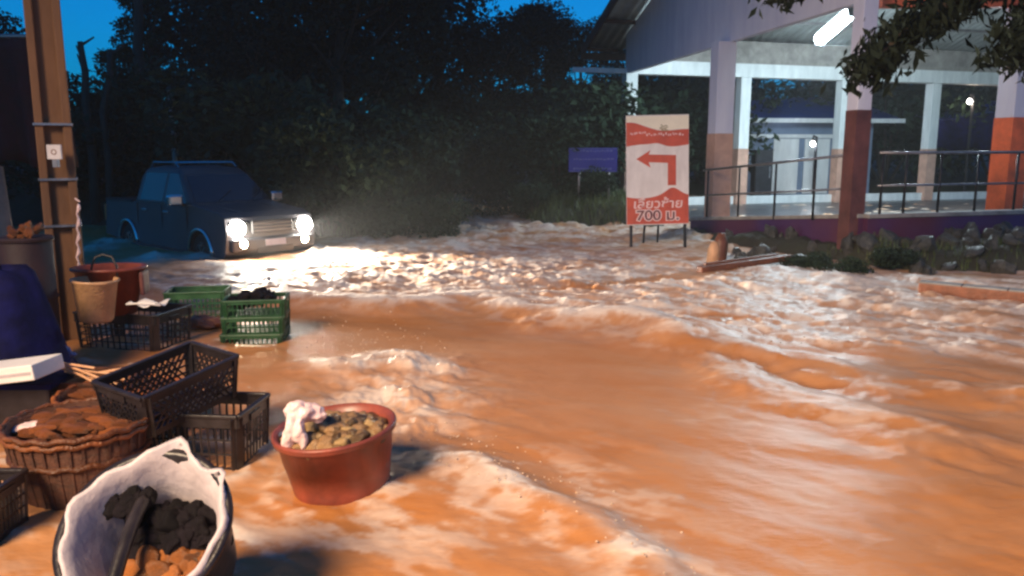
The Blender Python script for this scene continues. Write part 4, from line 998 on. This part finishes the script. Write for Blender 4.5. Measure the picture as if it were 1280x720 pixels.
def roots(c, z_, n_, lab, grp, seed, spread=.27):
    r = random.Random(seed)
    for i in range(n_):
        o = bpy.data.objects.new('root', rm_[i % 3]); C.objects.link(o); a_ = r.uniform(0, 6.28); e = spread * math.sqrt(r.random())
        o.location = (c.x + e * math.cos(a_), c.y + e * math.sin(a_), z_ + r.uniform(-.02, .04)); o.scale = (r.uniform(.05, .10), r.uniform(.020, .032), .024); o.rotation_euler = (r.uniform(-.2, .2), r.uniform(-.2, .2), r.uniform(-.7, .7)); tag(o, lab, 'root', grp)
roots(b2, .25, 70, 'long orange brown root in the heap of the rear wicker basket', 'roots in the rear wicker basket', 4)
roots(b1, .33, 60, 'long orange brown root in the front wicker basket by the left edge', 'roots in the front wicker basket', 5, .24)
crumple('plastic_film', 'pale crumpled plastic film lying across the wicker baskets at the left', 'film',
        [((0, 0, 0), (.13, .07, .022)), ((.12, .03, .015), (.07, .04, .02)), ((-.12, -.02, -.01), (.08, .045, .018)), ((.18, .02, .02), (.035, .03, .03))], at(50, 540, b1.y + .0) + Vector((0, 0, .03)), M['bag'], 9)
# white lined basket at the bottom, tilted to the camera
q = at(182, 662, 2.72); tiltm = Matrix.Translation((q.x, q.y, q.z)) @ Matrix.Rotation(R(-2), 4, 'Z') @ Matrix.Rotation(R(42), 4, 'X')
def tl(o): o.parent = lb
lb = thing('lined_basket', 'black round basket lined with a white sack, tilted towards the viewer at the bottom left', 'basket', q, rot=(R(42), 0, R(-2)))
rb = .285
MB().lathe([(0, -.40), (.20, -.40), (.215, -.385), (.27, -.12), (rb + .012, -.01), (rb + .03, .0), (rb + .03, .02), (rb, .02), (.255, -.12), (.195, -.375), (0, -.38)], 44).build('shell', M['black'], lb, smooth=True)
mb = MB(); n_ = 56; prof = [(.16, -.34), (.190, -.25), (.222, -.12), (.258, -.01), (.276, .03), (.288, .036), (.294, .025), (.296, .005)]
vs = []; fs = []; r_ = random.Random(2); ofs = [.010 * math.sin(5 * 2 * math.pi * k / n_) + .010 * math.sin(11 * 2 * math.pi * k / n_ + 1) + r_.uniform(-.004, .004) for k in range(n_)]
for j, (rad, zz) in enumerate(prof):
    for k in range(n_):
        a_ = 2 * math.pi * k / n_; pk = .075 * math.exp(-((a_ - 1.45) / .16) ** 2) * (1 if j in (4, 5) else .4 if j in (3, 6) else 0) + .05 * math.exp(-((a_ - .75) / .13) ** 2) * (1 if j in (4, 5) else 0)
        rw_ = rad + ofs[k] * (.4 if j < 4 else .65) + pk; zd = zz - (abs(ofs[(k * 3) % n_]) * 1.2 if j >= 6 else 0) + (ofs[k] * .5 if j > 2 else 0)
        vs.append((rw_ * math.cos(a_), rw_ * math.sin(a_), zd))
for j in range(len(prof) - 1):
    for k in range(n_): k2 = (k + 1) % n_; fs.append((j * n_ + k, j * n_ + k2, (j + 1) * n_ + k2, (j + 1) * n_ + k))
fs.append(tuple(range(n_ - 1, -1, -1)))
mb.add(vs, fs); mb.build('sack_liner', M['whiteplastic'], lb, smooth=True, solid=.003)
MB().tube([(-.075, .15, -.075), (-.072, .12, -.05), (-.066, .02, -.02), (-.06, -.10, -.005), (-.053, -.22, .0), (-.048, -.31, .0)], .026, 8).build('carrying_strap', M['black'], lb, smooth=True)
hd = heap(hm, 'mussel', .04, .05, -.17, .18, .11, .07, 70, .030, .050, 'black mussel in the pile inside the white lined basket', 'mussel', 'mussels in the white lined basket', 12, tiltm)
heap(hm, 'mussel', -.13, .12, -.08, .09, .05, .02, 22, .024, .038, 'black mussel in the pile inside the white lined basket', 'mussel', 'mussels in the white lined basket', 13, tiltm)
tm = [rockmesh(80 + s, M['tuber'], 'tuber', 3, .18) for s in range(3)]
heap(tm, 'tuber', .06, -.12, -.16, .17, .11, .08, 34, .032, .050, 'orange brown tuber in the pile inside the white lined basket', 'tuber', 'tubers in the white lined basket', 14, tiltm)
# white foam board on a dark box at the left
p0 = at(-40, 470, 5.0); p1 = at(61, 458, 4.95)
t = thing('foam_board', 'thick white foam board resting on a dark box at the left edge', 'board', p0); e = p1 - p0
MB().bar((0, 0, 0), e, .30, .10).build('board', M['foam'], t, bevel=.008); MB().bar(e * .2 + Vector((0, -.151, .0)), e * .95 + Vector((0, -.151, 0)), .004, .02).build('edge_tape', M['whiteplastic'], t)
q = at(20, 500, 5.15); t = thing('storage_box', 'dark blue black box under the white foam board at the left', 'box', (q.x, q.y + .1, 0)); 
zt = at(20, 474, 5.0).z; MB().box((0, 0, zt / 2 - .06), (.62, .48, zt)).build('tub', M['black'], t, bevel=.02); MB().box((0, 0, zt - .055), (.66, .50, .04)).build('lid', M['tarp'], t, bevel=.01)
# bundle of sticks
for i in range(7):
    a_ = at(66 + 4 * i, 452 + 3 * i, 5.3); b_ = at(118 + 7 * i, 460 + (i * 13) % 32, 4.95 - .02 * i)
    t = MB().tube([(0, 0, 0), (b_ - a_) * .5 + Vector((0, 0, .015 * math.sin(i))), b_ - a_], .009, 6).build('stick', M['woodpale'], None, smooth=True); t.location = a_
    tag(t, 'thin pale stick in the loose bundle between the foam board and the tipped crate', 'stick', 'loose bundle of pale sticks')
# crate the sticks lie on
q = at(105, 492, 5.2); crate('plastic_crate', 'dark crate carrying the loose bundle of pale sticks', (q.x, q.y + .12, 0.02), .60, .40, at(105, 480, 5.2).z, M['wicker'], nh=4)
# blue tarpaulin over a stack, at the left edge
q = at(4, 445, 5.9); t = thing('tarpaulin', 'dark blue tarpaulin draped over goods at the left edge', 'tarpaulin', (q.x, 5.95, 0)); zt = at(10, 335, 5.9).z
mb = MB(); vs = []; n_ = 30; prof = [(.02, 1.0), (.16, .99), (.21, .93), (.29, .60), (.36, .25), (.44, -.05)]
for j, (rad, f) in enumerate(prof):
    for k in range(n_):
        a_ = 2 * math.pi * k / n_; ww = (1 + (.10 * math.sin(5 * a_ + j * .4) + .05 * math.sin(9 * a_) + .03 * math.sin(17 * a_ + j)) * (j / 5)) * (1 / max(abs(math.cos(a_)), abs(math.sin(a_)))) ** .6; vs.append((rad * ww * 1.1 * math.cos(a_), rad * ww * .9 * math.sin(a_), f * zt + .02 * math.sin(3 * a_)))
mb.add(vs, [(j * n_ + k, j * n_ + (k + 1) % n_, (j + 1) * n_ + (k + 1) % n_, (j + 1) * n_ + k) for j in range(5) for k in range(n_)] + [tuple(range(n_))]); mb.build('sheet', M['tarp'], t, smooth=True)
MB().tube([(.50 * 1.1 * math.cos(a_), .50 * .9 * math.sin(a_), .06 * zt) for a_ in [2 * math.pi * i / 30 for i in range(31)]], .010, 6, cap=False).build('tie_rope', M['whiteplastic'], t)
q = at(58, 438, 6.1); crumple('blue_cloth', 'crumpled light blue cloth at the foot of the utility pole', 'cloth', [((0, 0, 0), (.16, .10, .06)), ((.12, .02, -.03), (.08, .06, .05)), ((-.1, .0, -.03), (.1, .07, .05))], q, mat('light blue cloth', (.05, .09, .28), .6, bump=.4), 5)
# tall dark drum
q = at(45, 440, 6.5); zt = at(45, 298, 6.4).z; t = thing('drum', 'tall dark maroon drum between the blue tarpaulin and the utility pole', 'drum', (q.x, 6.5, -.1)); DR = mat('dark maroon drum', (.022, .008, .012), .7, var=.3, bump=.1)
MB().lathe([(0, 0), (.19, 0), (.20, .02), (.20, .33), (.215, .35), (.20, .37), (.20, .70), (.215, .72), (.20, .74), (.20, zt + .06), (.19, zt + .08), (0, zt + .08)], 30).build('body', DR, t, smooth=True)
MB().lathe([(.14, 0), (.21, 0), (.215, .02), (.20, .035), (0, .03)], 30, Matrix.Translation((0, 0, zt + .07))).build('lid', DR, t)
zl = zt - .1 + .11 + .08 - .0
gar = [rockmesh(90 + s, M['rattan'], 'ginger_root', 3, .3) for s in range(2)]
for i in range(9):
    o = bpy.data.objects.new('ginger_root', gar[i % 2]); C.objects.link(o); o.location = (q.x + random.uniform(-.12, .13), 6.45 + random.uniform(-.12, .08), zt + .03 + random.uniform(0, .05)); o.scale = (.05, .03, .03); o.rotation_euler = (i, i, i); tag(o, 'small brown root lying on the lid of the dark maroon drum', 'root', 'roots on the drum lid')
q = at(12, 300, 7.1); zt = at(10, 318, 7.3).z; t = thing('bottle', 'small white bottle standing on the blue tarpaulin at the left edge', 'bottle', (q.x, 7.1, 0))
t.location = (q.x, 5.9, at(12, 335, 5.9).z - .005); MB().lathe([(0, 0), (.045, 0), (.05, .01), (.05, .10), (.035, .14), (.018, .155)], 16).build('body', M['foam'], t, smooth=True); MB().lathe([(.02, .15), (.022, .19), (0, .192)], 12).build('cap', M['orange'], t)
q = at(12, 262, 9.5); t = thing('wooden_post', 'pale thick post behind the white bottle at the left edge', 'post', (q.x, 9.5, -.4), rot=(0, R(-3), 0))
MB().lathe([(.075, 0), (.07, at(12, 206, 9.5).z + .38), (0, at(12, 206, 9.5).z + .40)], 12, wob=.03).build('shaft', mat('pale post', (.22, .16, .12), .7, bump=.4), t, smooth=True); MB().lathe([(.078, .9), (.085, .91), (.085, .95), (.078, .96)], 12).build('wire_band', M['steel'], t)
# red umbrella-like awning at far left
q = at(10, 120, 9.0); t = thing('market_awning', 'dark red cloth awning hanging at the left edge behind the utility pole', 'awning', (q.x - .35, 9.6, -.3)); AW = mat('dark red cloth', (.03, .005, .01), .8, var=.4, bump=.4)
mb = MB(); vs = []; n_ = 22; z1 = at(10, 45, 9.6).z + .3; z2 = at(10, 205, 9.6).z + .3
for j in range(10):
    for i in range(n_): f = j / 9; vs.append((-.9 + 1.5 * i / (n_ - 1), .06 * math.sin(i * 1.2) * (f + .3) + .25 * f, z1 + (z2 - z1) * f + .05 * math.sin(i * .8) * f))
mb.add(vs, [(j * n_ + i, j * n_ + i + 1, (j + 1) * n_ + i + 1, (j + 1) * n_ + i) for j in range(9) for i in range(n_ - 1)]); mb.build('cloth', AW, t, smooth=True, solid=.004)
MB().tube([(-.95, 0, z1), (.65, 0, z1)], .025, 8).build('crossbar', M['steel'], t); 
for x_ in (-.9, .55): MB().tube([(x_, .02, 0), (x_, .02, z1)], .03, 8).build('pole', M['darkmetal'], t)
# dark crate corner at left edge low
q = onz(-18, 672, 0); crate('plastic_crate', 'black crate cut off by the left edge, in front of the wicker basket', (q.x - .1, q.y + .05, -.02), .36, .36, .26, M['black'], nh=3)
# brown clump between green and black crates
q = onz(252, 408, 0); crumple('sack', 'wet orange brown sack lying between the green crates and the black crate', 'sack', [((0, 0, 0), (.20, .14, .07)), ((.14, .02, -.01), (.12, .1, .06))], q + Vector((0, -.05, .05)), M['rust'], 4)

# ------------------------------------------------------------------ overhanging tree, top right
t = thing('overhanging_tree', 'tree at the right whose drooping leafy branches hang across the top right corner', 'tree', (7.6, 8.2, -.3)); mb = MB(); mb.tube([(0, 0, -.3), (.1, 0, 2), (-.1, .1, 4.2), (-.5, .1, 5.2)], [.22, .2, .16, .12], 10)
o_ = Vector((7.6, 8.2, -.3)); cl = []
rt = random.Random(44); rnn = np.random.default_rng(44)
branches = [[(1400, -60, 8), (1290, -30, 8), (1200, -5, 7.8), (1140, 32, 7.7), (1100, 68, 7.6), (1078, 98, 7.6)],
            [(1420, -40, 8), (1300, 0, 8), (1272, 45, 7.9), (1262, 85, 7.9)],
            [(1380, -90, 8), (1200, -60, 7.9), (1080, -45, 7.8), (1000, -25, 7.7), (965, 0, 7.7)],
            [(1400, -60, 8.4), (1240, -25, 8.4), (1180, 10, 8.4), (1150, 40, 8.4)], [(1420, -20, 7.5), (1310, 30, 7.5), (1285, 70, 7.5)]]
for bi, br in enumerate(branches):
    P_ = [at(*b) - o_ for b in br]; mb.tube([Vector((-.5, .1, 5.2))] + P_, [.07] + [.05 - .035 * k / len(P_) for k in range(len(P_))], 6)
    for k in range(len(P_) - 1):
        for s in range(10):
            f = rt.random(); c = P_[k] * (1 - f) + P_[k + 1] * f
            spread = .115 if bi not in (2,) else .11
            m = 34 if bi != 2 else 16
            cl.append(np.array(c)[None] + rnn.normal(size=(m, 3)) * np.array([spread, spread, spread * .75])[None])
mb.build('trunk', M['bark'], t, smooth=True)
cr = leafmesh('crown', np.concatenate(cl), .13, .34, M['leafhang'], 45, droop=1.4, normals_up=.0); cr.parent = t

# ------------------------------------------------------------------ damp evening air
HZ = MB().box((0, 35, 9.2), (306, 276, 21.6)); hm_ = bpy.data.materials.new('damp air'); hm_.use_nodes = True; nt = hm_.node_tree
nt.nodes.remove(nt.nodes['Principled BSDF']); pv = nt.nodes.new('ShaderNodeVolumePrincipled'); pv.inputs['Density'].default_value = .0014; pv.inputs['Color'].default_value = (.85, .87, .9, 1); pv.inputs['Anisotropy'].default_value = .35
nt.links.new(pv.outputs[0], nt.nodes['Material Output'].inputs['Volume']); hz_ = HZ.build('haze', hm_); hz_['kind'] = 'stuff'; tag(hz_, 'thin damp evening haze between the viewer and the dark wood', 'haze')

# soft-edged mist added at the pickup's nose so the headlights get a glow
def glow_mist(name, lab, loc, rad, dens, col):
    m = MB(); n1_, n2_ = 24, 12
    for_v = []; fs = []
    for j in range(n2_ + 1):
        for k in range(n1_): a_ = math.pi * j / n2_; b_ = 2 * math.pi * k / n1_; for_v.append((rad[0] * math.sin(a_) * math.cos(b_), rad[1] * math.sin(a_) * math.sin(b_), rad[2] * math.cos(a_)))
    for j in range(n2_):
        for k in range(n1_): k2 = (k + 1) % n1_; fs.append((j * n1_ + k, j * n1_ + k2, (j + 1) * n1_ + k2, (j + 1) * n1_ + k))
    m.add(for_v, fs); mt = bpy.data.materials.new('glow mist'); mt.use_nodes = True; nt = mt.node_tree; nt.nodes.remove(nt.nodes['Principled BSDF'])
    tc = nt.nodes.new('ShaderNodeTexCoord'); mp = nt.nodes.new('ShaderNodeMapping'); mp.inputs['Scale'].default_value = tuple(1 / v for v in rad); nt.links.new(tc.outputs['Object'], mp.inputs[0])
    gr = nt.nodes.new('ShaderNodeTexGradient'); gr.gradient_type = 'SPHERICAL'; nt.links.new(mp.outputs[0], gr.inputs[0])
    mu = nt.nodes.new('ShaderNodeMath'); mu.operation = 'MULTIPLY'; mu.inputs[1].default_value = dens; nt.links.new(gr.outputs['Fac'], mu.inputs[0])
    pv = nt.nodes.new('ShaderNodeVolumePrincipled'); pv.inputs['Color'].default_value = (*col, 1); pv.inputs['Anisotropy'].default_value = .3; nt.links.new(mu.outputs[0], pv.inputs['Density'])
    nt.links.new(pv.outputs[0], nt.nodes['Material Output'].inputs['Volume']); o = m.build(name, mt, None, smooth=True); o.location = loc; o['kind'] = 'stuff'; tag(o, lab, 'glow_mist'); return o
glow_mist('headlight_glow', 'added mist that gives a glow round the headlights of the pickup', cw(.75, .1, .85), (2.0, 2.0, 1.1), .75, (.95, .92, .9))

# droplets flung up along the breaking crests
def droplets():
    r_ = np.random.default_rng(5); pts = []
    for line, n_, up in ((foamB, 160, .16), (crest, 260, .10), (ridge, 170, .05)):
        L_ = np.array(line)
        for k in range(n_):
            i = r_.integers(0, len(L_) - 1); f = r_.random(); q = L_[i] * (1 - f) + L_[i + 1] * f
            pts.append((q[0] + r_.normal() * .10, q[1] + r_.normal() * .10, .05 + abs(r_.normal()) * up, r_.uniform(.002, .0065)))
    m = MB(); o6 = [(1, 0, 0), (-1, 0, 0), (0, 1, 0), (0, -1, 0), (0, 0, 1), (0, 0, -1)]; f8 = [(0, 2, 4), (2, 1, 4), (1, 3, 4), (3, 0, 4), (2, 0, 5), (1, 2, 5), (3, 1, 5), (0, 3, 5)]
    for x, y, z_, s_ in pts: m.add([(x + a_ * s_ * 1.6, y + b_ * s_, z_ + c_ * s_) for a_, b_, c_ in o6], f8)
    o = m.build('spray_droplets', mat('muddy droplets', (.62, .45, .32), .25, bump=0), None, smooth=True); o['kind'] = 'stuff'; tag(o, 'muddy droplets flung up above the breaking wave crests', 'droplets')
droplets()
